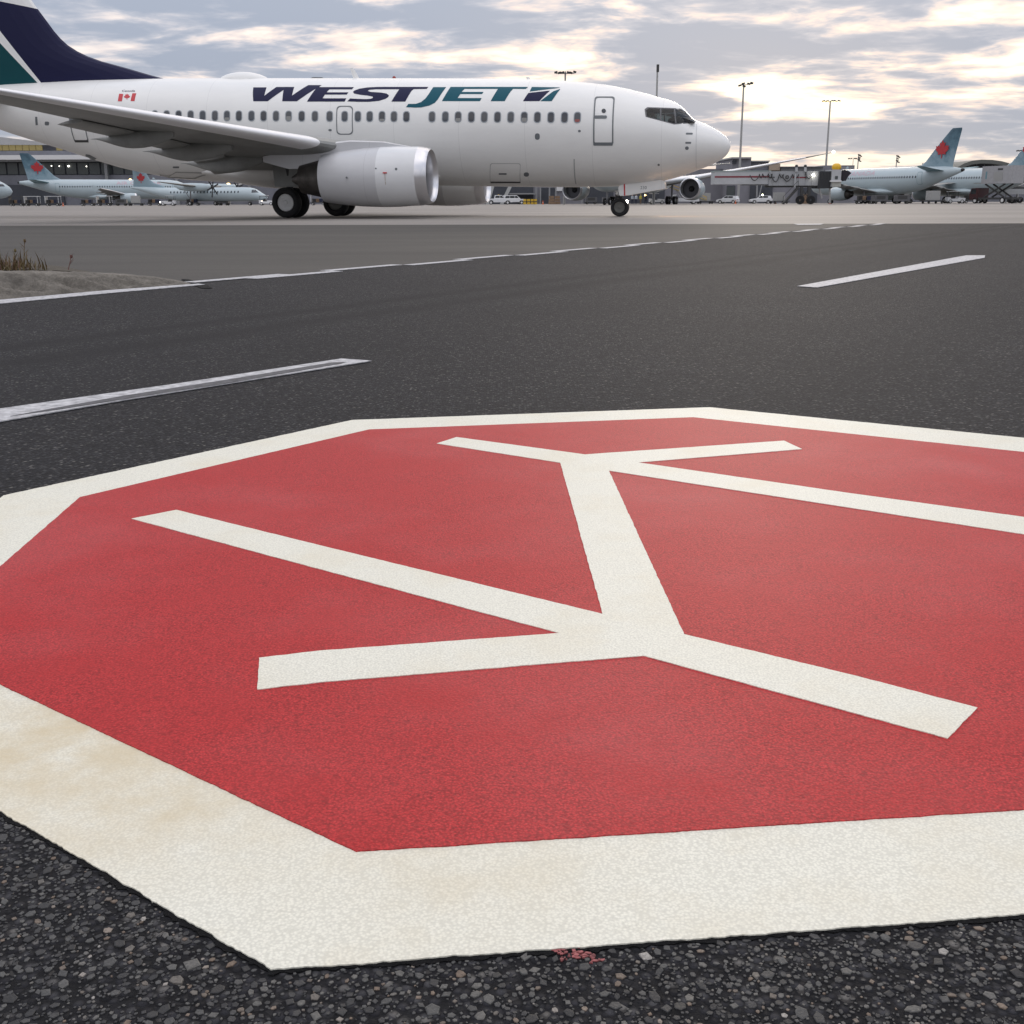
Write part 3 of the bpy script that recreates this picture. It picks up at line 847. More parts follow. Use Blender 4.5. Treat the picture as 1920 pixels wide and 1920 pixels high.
# ------------------------------------------------------------------ the taxiing twin-jet
NOSE = Vector((8.3507, 44.6544, -.008)); YAW = -.1842
jet = empty('taxiing_airliner', NOSE, YAW)
tag(jet, 'white twin-jet airliner with navy and teal WESTJET lettering taxiing past', 'airplane')
TOPT = [(0, 2.58), (.05, 2.74), (.18, 2.90), (.4, 3.07), (.63, 3.205), (.95, 3.36), (1.28, 3.49), (1.44, 3.57), (1.6, 3.73), (1.78, 3.92), (2.06, 4.13), (2.35, 4.245), (2.67, 4.335), (3.11, 4.46), (3.77, 4.63), (4.22, 4.735), (4.77, 4.84), (5.88, 4.985), (6.94, 5.075), (10.12, 5.19), (14, 5.28), (18.46, 5.38), (22.9, 5.46), (26.0, 5.47), (28.3, 5.43), (30.3, 5.38), (31.5, 5.3), (32.2, 5.2)]
BOTT = [(0, 2.58), (.05, 2.4), (.1, 2.3), (.36, 2.07), (.7, 1.9), (1.11, 1.74), (1.6, 1.56), (2.19, 1.39), (2.7, 1.28), (3.29, 1.2), (4.41, 1.125), (6.1, 1.11), (10.2, 1.18), (14, 1.25), (18, 1.32), (21.07, 1.42), (22.3, 1.5), (23.43, 1.66), (25.21, 2.02), (26.39, 2.36), (27.58, 2.72), (29.09, 3.15), (30.57, 3.6), (31.5, 3.95), (32.2, 4.3)]
WIDT = [(0, 0), (.05, .2), (.18, .4), (.4, .62), (.8, .9), (1.28, 1.14), (2, 1.42), (3, 1.68), (4, 1.81), (5, 1.87), (6, 1.88), (22, 1.88), (24, 1.8), (26, 1.55), (28, 1.2), (30, .8), (31.5, .45), (32.2, .25)]
hull = Hull(TOPT, BOTT, WIDT)
_h = Vector((math.cos(YAW), math.sin(YAW), 0)); _r = Vector((math.sin(YAW), -math.cos(YAW), 0))
def PL(u, v, l):                           # sight line to the plane l metres right of the aircraft's axis -> (s, z)
    d = ray(u, v); t = (l - (EYE - NOSE).dot(_r)) / d.dot(_r); P = EYE + d * t
    return (-(P - NOSE).dot(_h), P.z - NOSE.z)
def FUS(u, v):                             # sight line to the near skin of the fuselage -> (s, z)
    l = 1.6
    for _ in range(14):
        a, z = PL(u, v, l); l = .5 * l + .5 * hull.y(a, z)
    return (a, z)
stations = [0.004, .02, .05, .1, .18, .28, .4, .55, .7, .85, 1.0, 1.15, 1.28, 1.38, 1.48, 1.58, 1.68, 1.78, 1.9, 2.06, 2.2, 2.35, 2.5, 2.67, 2.9, 3.11, 3.4, 3.77, 4.2, 4.77, 5.3, 5.88, 6.9, 8, 9, 10.12, 12, 14, 16, 18.46, 20, 21.07, 22, 22.7, 23.43, 24.3, 25.2, 26, 26.8, 27.6, 28.3, 29.1, 30, 30.8, 31.5, 31.9, 32.2]
body = hull.mesh('fuselage', M_WPAINT, jet, stations, 112)
# flight deck: the window band is cut through the nose so one looks in and through
ckpx = [(1211, 206), (1216, 202.5), (1276, 205), (1284, 209.5), (1296, 222.5), (1303, 227.0), (1290, 230.5), (1264, 232), (1245, 227), (1213, 219)]
ck = [FUS(*p) for p in ckpx]
cut = MB(); cut.slab([(-a, z) for a, z in ck], -2.4, 2.4); cuto = cut.build('cutter', M_DARK)
cuto.parent = jet
body.data.materials.append(M_DARK)
md = body.modifiers.new('cut', 'BOOLEAN'); md.object = cuto; md.operation = 'DIFFERENCE'; md.solver = 'EXACT'
bpy.context.view_layer.update()
dg = bpy.context.evaluated_depsgraph_get()
new = bpy.data.meshes.new_from_object(body.evaluated_get(dg))
body.modifiers.clear(); body.data = new
shade(new, 40)
_dk = [i for i, m_ in enumerate(new.materials) if m_ and m_.name.startswith('dark_void')]
bpy.data.objects.remove(cuto, do_unlink=True)
def ck_panel(px): return [FUS(*p) for p in px]
M_FRAME = mat('window_frame_grey', (.10, .10, .105), .5)
panes = [[(1212, 205.5), (1216, 203), (1238, 204), (1237, 224.5), (1214, 218.5)], [(1240.5, 204), (1263, 205), (1266, 229.5), (1246, 226.5), (1240, 225)], [(1266, 205), (1276, 205.5), (1284, 210), (1296, 223), (1301, 227), (1290, 229.8), (1269, 230.5)]]
for sd in (-1, 1):
    for px in panes:
        hull.decal('cockpit_window', [ck_panel(px)], M_GLASS, jet, .002, sd, .05)
    for a, b_ in (((1239, 202.5), (1238.5, 226)), ((1264.5, 203), (1267.5, 232))):
        fr = [(a[0] - 1.3, a[1]), (a[0] + 1.3, a[1]), (b_[0] + 1.5, b_[1]), (b_[0] - 1.5, b_[1])]
        hull.decal('window_post', [ck_panel(fr)], M_FRAME, jet, .008, sd, .05)
    # grey mask round the band
    o_ = ck_panel(ckpx); cx_ = sum(p[0] for p in o_) / len(o_); cz_ = sum(p[1] for p in o_) / len(o_)
    grow = [(cx_ + (p[0] - cx_) * 1.05, cz_ + (p[1] - cz_) * 1.10) for p in o_]; shr = [(cx_ + (p[0] - cx_) * .985, cz_ + (p[1] - cz_) * .95) for p in o_]
    hull.decal('window_surround', ring_poly(grow, shr), M_FRAME, jet, .005, sd, .05)
# instrument coaming and the pilot's shoulders inside
ca = PL(1268, 233, 0); cb = PL(1300, 229, 0)
b = MB(); b.slab([(-PL(1252, 238, 0)[0], PL(1252, 238, 0)[1]), (-PL(1304, 232, 0)[0], PL(1304, 232, 0)[1]), (-PL(1284, 224.5, 0)[0], PL(1284, 224.5, 0)[1]), (-PL(1268, 221, 0)[0], PL(1268, 221, 0)[1]), (-PL(1256, 226, 0)[0], PL(1256, 226, 0)[1])], -1.0, 1.0)
b.build('instrument_coaming', M_BLACK, jet)

# wings -------------------------------------------------------------
def LE(l): return 14.0 + (l - 5.2) * .52
def ZL(l): return 2.55 + (l - 5.2) * .0915
SEC = [(1.0, 11.4, 8.5, 2.05, .145, R(2.2)), (1.9, 11.75, 7.6, 2.16, .14, R(2.0)), (3.2, 12.85, 6.35, 2.33, .135, R(1.8)), (4.8, 13.79, 5.35, 2.51, .13, R(1.4)), (5.8, LE(5.8), 4.75, ZL(5.8), .112, R(1.2)), (8.5, LE(8.5), 3.90, ZL(8.5), .108, R(.6)), (12, LE(12), 2.95, ZL(12), .11, R(0)), (15, LE(15), 2.12, ZL(15), .105, R(-.6)), (16.6, LE(16.6), 1.66, ZL(16.6), .10, R(-1)), (17.0, LE(17.0) + .25, 1.25, ZL(17.0), .08, R(-1))]
for sd in (-1, 1):
    wg = wing('wing', M_GREYP, jet, SEC, sd)
    lead_edge('leading_edge_slat', M_SLAT, wg, [s_ for s_ in SEC if 5.7 < s_[0] < 16.7], sd, .15)
    lead_edge('inboard_leading_edge', M_SLAT, wg, [(2.0, 11.80, 7.5, 2.17, .14, R(2)), (3.2, 12.85, 6.35, 2.33, .135, R(1.8)), (3.9, 13.28, 5.9, 2.41, .133, R(1.6))], sd, .06)
    # blended winglet
    b = MB(); rings = []
    for (l, z0, sl, ch, ty, tz) in ((17.0, 0, 0, 1.3, .05, .0), (17.45, .18, .25, 1.15, .05, .03), (17.75, .7, .7, .95, .05, .0), (18.0, 1.6, 1.35, .72, .04, 0), (18.2, 2.4, 1.95, .5, .03, 0)):
        rings.append([(-(LE(17.0) + .2 + sl + x * ch), sd * (l + z_ * ch * .9), ZL(17) + z0 + (z_ * ch * .4 if z0 == 0 else 0)) for x, z_ in foil(10, .09)])
    b.loft(rings); b.build('winglet', M_WPAINT, jet, smooth=40)
    # flaps drooped a little, hung under the trailing edge
    for (l0, l1, dr) in ((2.2, 4.5, .10), (6.0, 11.6, .08)):
        b = MB(); rings = []
        for l in (l0, (l0 + l1) / 2, l1):
            te = np.interp(l, [s_[0] for s_ in SEC], [s_[1] + s_[2] for s_ in SEC]); zt = np.interp(l, [s_[0] for s_ in SEC], [s_[3] - s_[2] * math.sin(s_[5]) for s_ in SEC])
            ch = np.interp(l, [2, 6, 12], [1.45, 1.15, .85])
            rings.append([(-(te - ch * .55 + x * ch), sd * l, zt - .07 - dr * x * ch * 1.6 + z_ * ch) for x, z_ in foil(10, .13)])
        b.loft(rings); b.build('flap', M_GREYP, wg, smooth=40)
    # canoe-shaped flap track fairings
    for (l, L_, rr) in ((4.15, 3.3, .25), (6.75, 3.4, .25), (9.4, 3.0, .22)):
        te = np.interp(l, [s_[0] for s_ in SEC], [s_[1] + s_[2] for s_ in SEC]); zt = np.interp(l, [s_[0] for s_ in SEC], [s_[3] - s_[2] * math.sin(s_[5]) for s_ in SEC])
        b = MB(); rings = []
        for k in range(15):
            x = k / 14; w = math.sin(math.pi * min(1, x * .9 + .06) ** .75) ** .7; w = max(w, .03)
            if x > .5: w *= max(.04, 1 - ((x - .5) / .5) ** 1.8)
            s_ = te - L_ * .62 + L_ * x; zc2 = zt - .12 - .13 * math.sin(math.pi * min(1, x * 1.1)) - (.16 * x)
            rings.append([(-s_, sd * l + rr * .62 * w * math.cos(2 * math.pi * i / 14), zc2 + rr * 1.25 * w * math.sin(2 * math.pi * i / 14)) for i in range(14)])
        b.loft(rings); b.build('flap_track_fairing', M_GREYP, jet, smooth=50)
    # engine
    zN = 1.47
    pyl = []
    for (x, z0, z1, w) in ((-11.2, 2.30, 2.48, .05), (-12.2, 2.22, 2.66, .17), (-13.4, 2.05, 2.72, .20), (-14.6, 1.75, 2.62, .20), (-15.8, 1.75, 2.40, .16), (-16.8, 2.0, 2.2, .05)):
        pyl.append([(x, z0, w, -1), (x, z1 * .92 + z0 * .08, w, -1), (x, z1, w * .3, -1), (x, z1, w * .3, 1), (x, z1 * .92 + z0 * .08, w, 1), (x, z0, w, 1)])
    eng = engine(jet, (-10.45, sd * 4.83, zN), 4.02, 1.045, .93, M_NAC, M_NACG, pyl)
    if sd == -1:
        for (u, v, r_) in ((650, 333, .035), (704.5, 316, .03), (742.5, 317, .045)):
            a, z = PL(u, v, 5.85); bb = MB(); yy = -(4.83 + 1.03 * math.sqrt(max(.1, 1 - ((z - zN) / 1.045) ** 2)) + .006)
            bb.tube((-a, yy + .02, z), (-a, yy - .004, z), r_, r_, 10); bb.build('cowl_latch', M_SEAM, eng)
        a, z = PL(722, 324, 5.85); bb = MB(); bb.box((-a, -5.885, z), (.14, .03, .04)); bb.build('drain_port', M_REDP, eng)
        bb = MB()
        z_ = z; 
        while z_ > .75:
            y_ = -(4.83 + 1.045 * math.sqrt(max(.05, 1 - ((z_ - zN) / 1.047) ** 2)) + .004); z2 = z_ - .08; y2 = -(4.83 + 1.045 * math.sqrt(max(.05, 1 - ((z2 - zN) / 1.047) ** 2)) + .004)
            bb.add([(-a - .012, y_, z_), (-a + .012, y_, z_), (-a + .012, y2, z2), (-a - .012, y2, z2)], [(0, 1, 2, 3)]); z_ = z2
        bb.build('drain_stain', mat('rusty_stain', (.42, .36, .30), .6), eng)
# wing root fairing
fh = Hull([(10.6, 1.75), (11.6, 2.2), (13, 2.45), (16, 2.45), (19, 2.3), (21.2, 2.0)], [(10.6, 1.45), (11.6, 1.2), (13, 1.08), (16, 1.04), (18.5, 1.14), (21.2, 1.6)], [(10.6, .7), (11.6, 1.45), (13, 2.0), (16, 2.1), (18.5, 1.8), (21.2, 1.0)], .5)
fh.mesh('wing_root_fairing', M_WPAINT, jet, [10.6, 11, 11.6, 12.2, 13, 14, 15, 16, 17, 18, 18.5, 19.5, 20.5, 21.2], 64)
# tail --------------------------------------------------------------
fp = {k_: PL(*p, 0) for k_, p in dict(a=(307, 147.5), b=(235, 127), c=(170, 108), d=(125, 83), e=(71, 17), w0=(0, 75), w1=(78, 158), v0=(0, 51), v1=(84, 157), n0=(0, 3), n1=(71, 17)).items()}
slope = (fp['e'][0] - fp['d'][0]) / (fp['e'][1] - fp['d'][1])
lez = [(5.2, fp['a'][0] - 1.2), (fp['a'][1], fp['a'][0]), (fp['b'][1], fp['b'][0]), (fp['c'][1], fp['c'][0]), (fp['d'][1], fp['d'][0]), (fp['e'][1], fp['e'][0]), (12.35, fp['e'][0] + slope * (12.35 - fp['e'][1])), (12.55, fp['e'][0] + slope * (12.55 - fp['e'][1]) + .35)]
lef = pchip(lez)
lv = []
for z in (4.4, 5.2, 5.46, 5.6, 5.75, 5.9, 6.05, 6.2, 6.4, 6.6, 6.85, 7.1, 7.4, 7.8, 8.3, 9, 10, 11, 12, 12.35, 12.55):
    a = lef(max(z, 5.2)); te = 32.3 + (z - 5.2) * .245
    lv.append((z, a, te, min(.30, .30 - (z - 5.2) * .018) if z > 5.0 else .30))
fin = fin_mesh('tail_fin', [M_NAVY, M_WPAINT, M_TEALD], jet, lv, [(fp['w0'], fp['w1']), (fp['v0'], fp['v1']), (fp['n0'], fp['n1'])])
def above(p, a, b_):                       # is (s, z) above / ahead of the line a-b
    return (p[1] - a[1]) - (b_[1] - a[1]) / (b_[0] - a[0]) * (p[0] - a[0])
for f in fin.data.polygons:
    s_, z_ = -f.center.x, f.center.z
    if above((s_, z_), fp['n0'], fp['n1']) > 0: f.material_index = 1
    elif above((s_, z_), fp['v0'], fp['v1']) > 0: f.material_index = 0
    elif above((s_, z_), fp['w0'], fp['w1']) > 0: f.material_index = 1
    else: f.material_index = 2
for sd in (-1, 1):
    wing('tailplane', M_GREYP, jet, [(.4, 29.0, 3.6, 4.75, .09, 0), (3.5, 30.8, 2.4, 5.1, .09, 0), (7.1, 32.9, 1.2, 5.5, .09, 0)], sd)
# windows -----------------------------------------------------------
wy0, wy1 = 216.8, 220.3
wpx = [335, 357.5, 380, 403, 425.5, 448, 471.5, 494.2, 517.5, 541.2, 565.7, 590.5, 618, 646.2, 671, 693.2, 716.2, 738.7, 762, 810, 835, 859, 883.8, 908, 932.8, 957.7, 982.9, 1007.6, 1033, 1058.5, 1082.6]
wins = [FUS(x, np.interp(x, [335, 1083], [wy0, wy1])) for x in wpx]
a0, z0 = wins[0]
for i in range(1, 6): wins.append((a0 + .508 * i, z0 + .02 * .508 * i))
PANES = [M_PANE, M_PANE, mat('grey_window_pane', (.06, .066, .075), .18, spec=.6), mat('blue_window_pane', (.045, .055, .07), .12, spec=.6)]
M_BLIND = mat('window_blind', (.26, .26, .25), .7)
for iw, (a, z) in enumerate(wins):
    for sd in ((-1,) if True else ()):
        w_ = hull.decal('cabin_window', [rrect((a, z), .215, .345, .09)], random.choice(PANES), jet, .006, sd, .06)
        if iw in (4, 9, 16, 21, 26, 30):
            hh = (.10, .16, .08, .12, .14, .10)[(4, 9, 16, 21, 26, 30).index(iw)]
            hull.decal('window_blind', [rrect((a, z - .172 + hh / 2 + .01), .19, hh, .035)], mat('red_seat_cloth', (.30, .10, .09), .8) if iw == 30 else M_BLIND, w_, .008, sd, .06)
        hull.decal('frame', ring_poly(rrect((a, z), .275, .41, .115), rrect((a, z), .215, .345, .09)), M_PANEF, w_, .009, sd, .2)
# doors -------------------------------------------------------------
def door(name, px, th, m=M_SEAM):
    poly = [FUS(*p) for p in px]; cx_ = sum(p[0] for p in poly) / len(poly); cz_ = sum(p[1] for p in poly) / len(poly)
    inn = []
    for p in poly:
        d = Vector((cx_ - p[0], cz_ - p[1])); inn.append((p[0] + math.copysign(min(th, abs(d.x)), d.x), p[1] + math.copysign(min(th, abs(d.y)), d.y)))
    return hull.decal(name, ring_poly(poly, inn), m, jet, .007)
def rpx(u0, v0, u1, v1, r, sh=0, k=4):
    pts = rrect(((u0 + u1) / 2, (v0 + v1) / 2), u1 - u0, v1 - v0, r, k)
    return [(x - sh * (y - v0) / (v1 - v0), y) for x, y in pts]
dr = door('front_door', rpx(1115, 181, 1153, 272, 5, 3), .05)
hull.decal('sill', [[FUS(*p) for p in rpx(1112.5, 267, 1149, 273, 2)]], M_SEAM, dr, .010)
hull.decal('door_window', [[FUS(*p) for p in rpx(1128, 204, 1136, 212, 3.6)]], M_PANE, dr, .010)
hull.decal('door_handle', [[FUS(*p) for p in rpx(1114, 216.5, 1138, 222.5, 2.5)]], M_SEAM, dr, .010)
dr = door('overwing_exit', rpx(631, 198.5, 662, 252.5, 7, 0), .035)
dr = door('rear_door', [(137, 205), (128, 208), (131, 232), (139, 263), (142, 266.5), (163, 266.5), (166, 263), (160, 232), (157, 208)], .045)
hull.decal('sill', [[FUS(*p) for p in ((139, 262.5), (165, 262.5), (166.5, 266.8), (141, 266.8))]], M_SEAMD, dr, .010)
hull.decal('door_handle', [[FUS(*p) for p in rpx(130, 219, 148, 225, 2.5)]], M_SEAM, dr, .010)
door('cargo_door', rpx(919, 306, 976, 343, 4, 0), .018, mat('faint_seam', (.42, .43, .43), .5))
hull.decal('cargo_sill', [[FUS(*p) for p in ((920, 340.5), (976, 340.5), (976, 343), (920, 343))]], M_SEAMD, jet, .010)
door('aft_cargo_door', [(398, 324), (330, 322), (318, 331), (300, 327), (300, 329), (316, 333.5), (366, 335.5), (380, 330)], .03, mat('faint_seam_aft', (.34, .34, .33), .5))
small = [('static_port', rpx(1003, 250, 1012, 262, 4)), ('access_panel', rpx(1084, 243.5, 1089, 248, 2)), ('access_panel', rpx(982, 323, 992, 331, 4)), ('vent_slot', rpx(935, 324.5, 950, 327.5, 1.2)), ('access_panel', rpx(616, 242, 622, 246, 1.8)),
         ('angle_probe', rpx(1286, 249, 1299, 252.4, 1.4)), ('angle_probe', rpx(1285, 266, 1296, 269.5, 1.4)), ('static_port', rpx(1284.5, 274.5, 1291.5, 281, 3.2)), ('access_panel', rpx(1233, 307, 1237, 311, 1.5)), ('drain_hole', rpx(324, 312, 336, 315, 1.2)), ('outflow_valve', [(161, 289), (168, 290), (181, 297), (178, 300), (168, 298), (160, 292)]),
         ('access_panel', [(66, 219), (70, 219), (71, 234), (67, 235)]), ('access_panel', rpx(84, 228, 92, 235, 2))]
for nm, px in small: hull.decal(nm, [[FUS(*p) for p in px]], M_SEAM, jet, .007)
# panel joint in front of the wing
hull.decal('skin_joint', [[FUS(*p) for p in ((1075.5, 298), (1077.5, 298), (1081, 345), (1079, 345))]], mat('skin_joint', (.40, .41, .41), .5), jet, .006)
hull.decal('radome_joint', [[FUS(*p) for p in ((1306, 232), (1307, 232), (1306, 316), (1305, 316))]], mat('radome_joint', (.55, .56, .56), .5), jet, .005)
# lettering ---------------------------------------------------------
def LT(ox, pts): return [FUS(ox + x / 8, 150 + y / 8) for x, y in pts]
letters = [
    ('letter_w', M_NAVY, LT(460, [(120, 112), (320, 112), (285, 238), (468, 106), (735, 106), (700, 236), (945, 78), (1145, 78), (1105, 108), (1060, 130), (775, 320), (555, 320), (575, 150), (335, 320), (120, 320)])),
    ('letter_e', M_NAVY, LT(460, [(1105, 108), (1628, 108), (1600, 142), (1260, 142), (1220, 186), (1548, 186), (1520, 220), (1195, 220), (1158, 276), (1515, 276), (1490, 325), (925, 325), (1060, 130)])),
    ('letter_s', M_NAVY, LT(640, [(850, 105), (560, 105), (400, 112), (270, 132), (195, 160), (175, 180), (195, 205), (280, 222), (400, 235), (470, 250), (475, 268), (440, 282), (380, 288), (270, 285), (130, 278), (90, 322), (250, 328), (420, 328), (560, 315), (660, 285), (705, 255), (715, 230), (680, 205), (600, 190), (440, 180), (395, 165), (420, 148), (520, 140), (870, 140)])),
    ('letter_t', M_NAVY, LT(640, [(850, 105), (1305, 105), (1280, 135), (1085, 138), (1050, 170), (960, 325), (752, 325), (870, 140)])),
    ('letter_j', M_TEAL, LT(640, [(1380, 108), (1572, 108), (1450, 290), (1400, 345), (1320, 385), (1200, 412), (1100, 415), (970, 408), (1005, 360), (1120, 358), (1200, 330), (1260, 280), (1310, 215)])),
    ('letter_e', M_TEAL, LT(840, [(40, 105), (720, 105), (750, 135), (250, 135), (205, 180), (535, 180), (510, 212), (185, 212), (145, 272), (505, 272), (480, 318), (-90, 318)])),
    ('letter_t', M_TEAL, LT(840, [(720, 105), (1200, 105), (1170, 135), (975, 135), (935, 180), (850, 318), (640, 318), (750, 135)])),
    ('emblem', M_TEAL, LT(840, [(1258, 105), (1690, 112), (1620, 125), (1225, 175)])),
    ('emblem', M_NAVY, LT(840, [(1205, 195), (1530, 160), (1370, 318), (1125, 318)])),
    ('emblem', M_TEAL, LT(840, [(1685, 135), (1555, 318), (1385, 318), (1580, 170)]))]
for nm, m_, pl_ in letters: hull.decal(nm, [pl_], m_, jet, .007)
def F6(pts): return [FUS(x / 6, 140 + y / 6) for x, y in pts]
leaf6 = [(1430, 213), (1440, 226), (1452, 222), (1449, 240), (1464, 240), (1461, 254), (1448, 264), (1434, 262), (1432, 280), (1424, 280), (1424, 262), (1408, 264), (1396, 254), (1396, 241), (1410, 240), (1408, 222), (1420, 227)]
hull.decal('flag', [F6([(1342, 215), (1388, 218), (1372, 300), (1326, 300)]), F6([(1490, 210), (1534, 210), (1514, 298), (1470, 298)]), F6(leaf6)], M_REDP, jet, .007)
def text_decal(name, txt, u0, u1, vb, hpx, m, parent, surf=FUS, h=None, off=.007, shear=.25):
    cu_ = bpy.data.curves.new('t', 'FONT'); cu_.body = txt; cu_.resolution_u = 3; cu_.shear = shear
    to = bpy.data.objects.new('t', cu_); COL.objects.link(to); bpy.context.view_layer.update()
    me = bpy.data.meshes.new_from_object(to.evaluated_get(bpy.context.evaluated_depsgraph_get())); bpy.data.objects.remove(to, do_unlink=True)
    xs = [v.co.x for v in me.vertices]; ys = [v.co.y for v in me.vertices]; x0, x1, y1 = min(xs), max(xs), max(ys)
    pts = [surf(u0 + (v.co.x - x0) / (x1 - x0) * (u1 - u0), vb - v.co.y / y1 * hpx) for v in me.vertices]
    return [[pts[i] for i in p.vertices] for p in me.polygons]
hull.decal('country_name', text_decal('n', 'Canada', 229, 253, 172.2, 3.6, M_NAVY, jet), M_NAVY, jet, .007)
# antennas and roof fittings ----------------------------------------
def on_top(u, v): a, z = PL(u, v, 0); return a
b = MB(); dome = []
a0_, a1_ = on_top(508, 148), on_top(408, 148)
for k in range(11):
    x = k / 10; a = lerp(a0_, a1_, x); w = math.sin(math.pi * x) ** .6 + .02; zt = hull.top(a)
    dome.append([(-a, .55 * w * math.cos(2 * math.pi * i / 16), zt - .12 + (.36 * w * math.sin(2 * math.pi * i / 16) if i <= 8 else -.05)) for i in range(16)])
b.loft(dome); b.build('satellite_dome', M_WPAINT, jet, smooth=50)
def blade(u0, u1, ut, vt, name='blade_antenna', m=M_WPAINT, th=.03):
    (a, _), (c, _) = PL(u0, 150, 0), PL(u1, 150, 0); t_, zt = PL(ut, vt, 0)
    b = MB(); zb = hull.top(a) - .03
    b.loft([[(-a, 0, zb), (-(a + c) / 2, th, zb), (-c, 0, zb), (-(a + c) / 2, -th, zb)], [(-t_ + .05, 0, zt), (-t_, th * .5, zt), (-t_ - .09, 0, zt), (-t_, -th * .5, zt)]]); b.build(name, m, jet)
blade(675, 663, 660, 127)
blade(995, 989, 990, 144.5)
b = MB(); a, z = PL(739, 145.5, 0); b.sphere((-a, 0, z - .02), .075, 12, 8, (1, 1, 1.1)); b.tube((-a, 0, hull.top(a) - .02), (-a, 0, z), .05, .05, 10); b.build('beacon', mat('beacon_red', (.25, .02, .015), .3), jet, smooth=40)
b = MB(); a0_, a1_ = on_top(612, 147), on_top(582, 147); b.slab([(-a0_, hull.top(a0_) - .02), (-a1_, hull.top(a1_) - .02), (-a1_ + .15, hull.top(a1_) + .035), (-a0_ - .15, hull.top(a0_) + .035)], -.12, .12); b.build('roof_antenna_plate', M_SEAM, jet)
# nose gear ---------------------------------------------------------
ng = 4.15
b = MB(); b.tube((-ng, 0, 1.4), (-ng + .03, 0, .38), .075, .07, 14); b.tube((-ng - .05, 0, 1.25), (-ng - .62, 0, 1.6), .04, .04, 8); b.tube((-ng, 0, .9), (-ng + .55, 0, 1.35), .035, .035, 8); b.tube((-ng, -.21, .345), (-ng, .21, .345), .05, .05, 10); b.box((-ng - .12, 0, .62), (.16, .08, .34), ry=.3)
b.build('nose_gear_strut', M_STRUTD, jet, smooth=30)
for sd in (-1, 1): wheel('nose_wheel', jet, (-ng, sd * .2, .345), .345, .2, M_RIMD, .60)
b = MB(); b.tube((-ng - .2, -.12, .95), (-ng + .12, -.1, .95), .03, .03, 8); b.sphere((-ng - .12, -.13, .86), .06, 8, 6); b.build('steering_actuator', M_RIM, jet, smooth=40)
for sd in (-1, 1):
    dpx = [(1159.5, 351), (1163, 346.5), (1172, 345), (1240, 337), (1245.5, 339.5), (1247.5, 344), (1247.5, 353.5), (1176, 366), (1163, 367.5), (1160.5, 365)]
    dp = [PL(*p, .46) for p in dpx]
    b = MB(); b.slab([(-a, z) for a, z in dp], sd * .455, sd * .475); gd = b.build('nose_gear_door', M_WPAINT, jet)
    st = [PL(*p, .46) for p in ((1169.5, 345.3), (1172, 345), (1172.6, 366.5), (1170, 367))]
    b = MB(); b.slab([(-a, z) for a, z in st], sd * .4755, sd * .4785); b.build('red_stripe', M_REDP, gd)
    if sd == -1:
        tp = text_decal('n', '230', 1200.5, 1212.5, 354.6, 5.6, None, None, surf=lambda u, v: PL(u, v, .476), shear=.1)
        bm = MB()
        for poly in tp: bm.add([(-a, -.4775, z) for a, z in poly], [tuple(range(len(poly)))])
        bm.build('fleet_number', M_SEAM, gd, fix=False)
b = MB(); tl = PL(1173.5, 378.5, .1); b.lathe([(0, .02), (.04, .07), (.07, .085)], (-tl[0] - .06, -.1, tl[1]), (1, 0, 0), 14); b.build('taxi_lamp', M_STRUT, jet)
b = MB(); b.sphere((-tl[0] + .02, -.1, tl[1]), .075, 12, 8); b.build('taxi_lamp_lens', M_LAMPW, jet)
ld = bpy.data.lights.new('taxi_beam', 'SPOT'); ld.energy = 1500; ld.spot_size = R(50); ld.spot_blend = .9; ld.color = (1, .62, .38); ld.shadow_soft_size = .08
lo = bpy.data.objects.new('taxi_beam', ld); COL.objects.link(lo); lo.parent = jet; lo.location = (-tl[0] + .14, -.1, tl[1]); lo.rotation_euler = Vector((-1, 0, .13)).to_track_quat('Z', 'Y').to_euler()
# main gear ---------------------------------------------------------
mg = 16.6
for sd in (-1, 1):
    b = MB(); b.tube((-mg, sd * 2.86, .55), (-mg, sd * 2.95, 2.2), .12, .15, 14); b.tube((-mg, sd * 2.3, .565), (-mg, sd * 3.42, .565), .09, .09, 12)
    b.tube((-mg, sd * 2.86, 1.1), (-mg - .1, sd * 1.4, 1.7), .06, .06, 8); b.tube((-mg + .1, sd * 2.86, 1.2), (-mg + 1.0, sd * 2.9, 2.1), .05, .05, 8)
    b.box((-mg - .22, sd * 2.86, .85), (.10, .12, .55)); b.build('main_gear_strut', M_STRUTD, jet, smooth=30)
    for l in (2.43, 3.29): wheel('main_wheel', jet, (-mg, sd * l, .565), .565, .42, M_RIM if l > 3 else M_RIMD, .56, 36)
    b = MB(); b.slab([(-mg - .55, 1.15), (-mg + .5, 1.15), (-mg + .6, 2.1), (-mg - .6, 2.1)], sd * 3.02, sd * 3.05); b.build('main_gear_door', M_GREYP, jet)
# ================================================================== PEOPLE
def skin_body(name, joints, edges, radii, mats, pick, parent=None):
    me = bpy.data.meshes.new(name); me.from_pydata(joints, edges, []); o = bpy.data.objects.new(name, me); COL.objects.link(o)
    sk = o.modifiers.new('skin', 'SKIN'); 
    if not me.skin_vertices: 
        bpy.context.view_layer.objects.active = o
        bpy.ops.mesh.customdata_skin_add()
    for v, r_ in zip(me.skin_vertices[0].data, radii): v.radius = (r_, r_)
    me.skin_vertices[0].data[0].use_root = True
    o.modifiers.new('sub', 'SUBSURF').levels = 1
    bpy.context.view_layer.update()
    new = bpy.data.meshes.new_from_object(o.evaluated_get(bpy.context.evaluated_depsgraph_get()))
    new.materials.clear()
    for m_ in mats: new.materials.append(m_)
    for f in new.polygons: f.material_index = pick(f.center); f.use_smooth = True
    o.modifiers.clear(); o.data = new; o.parent = parent; return o
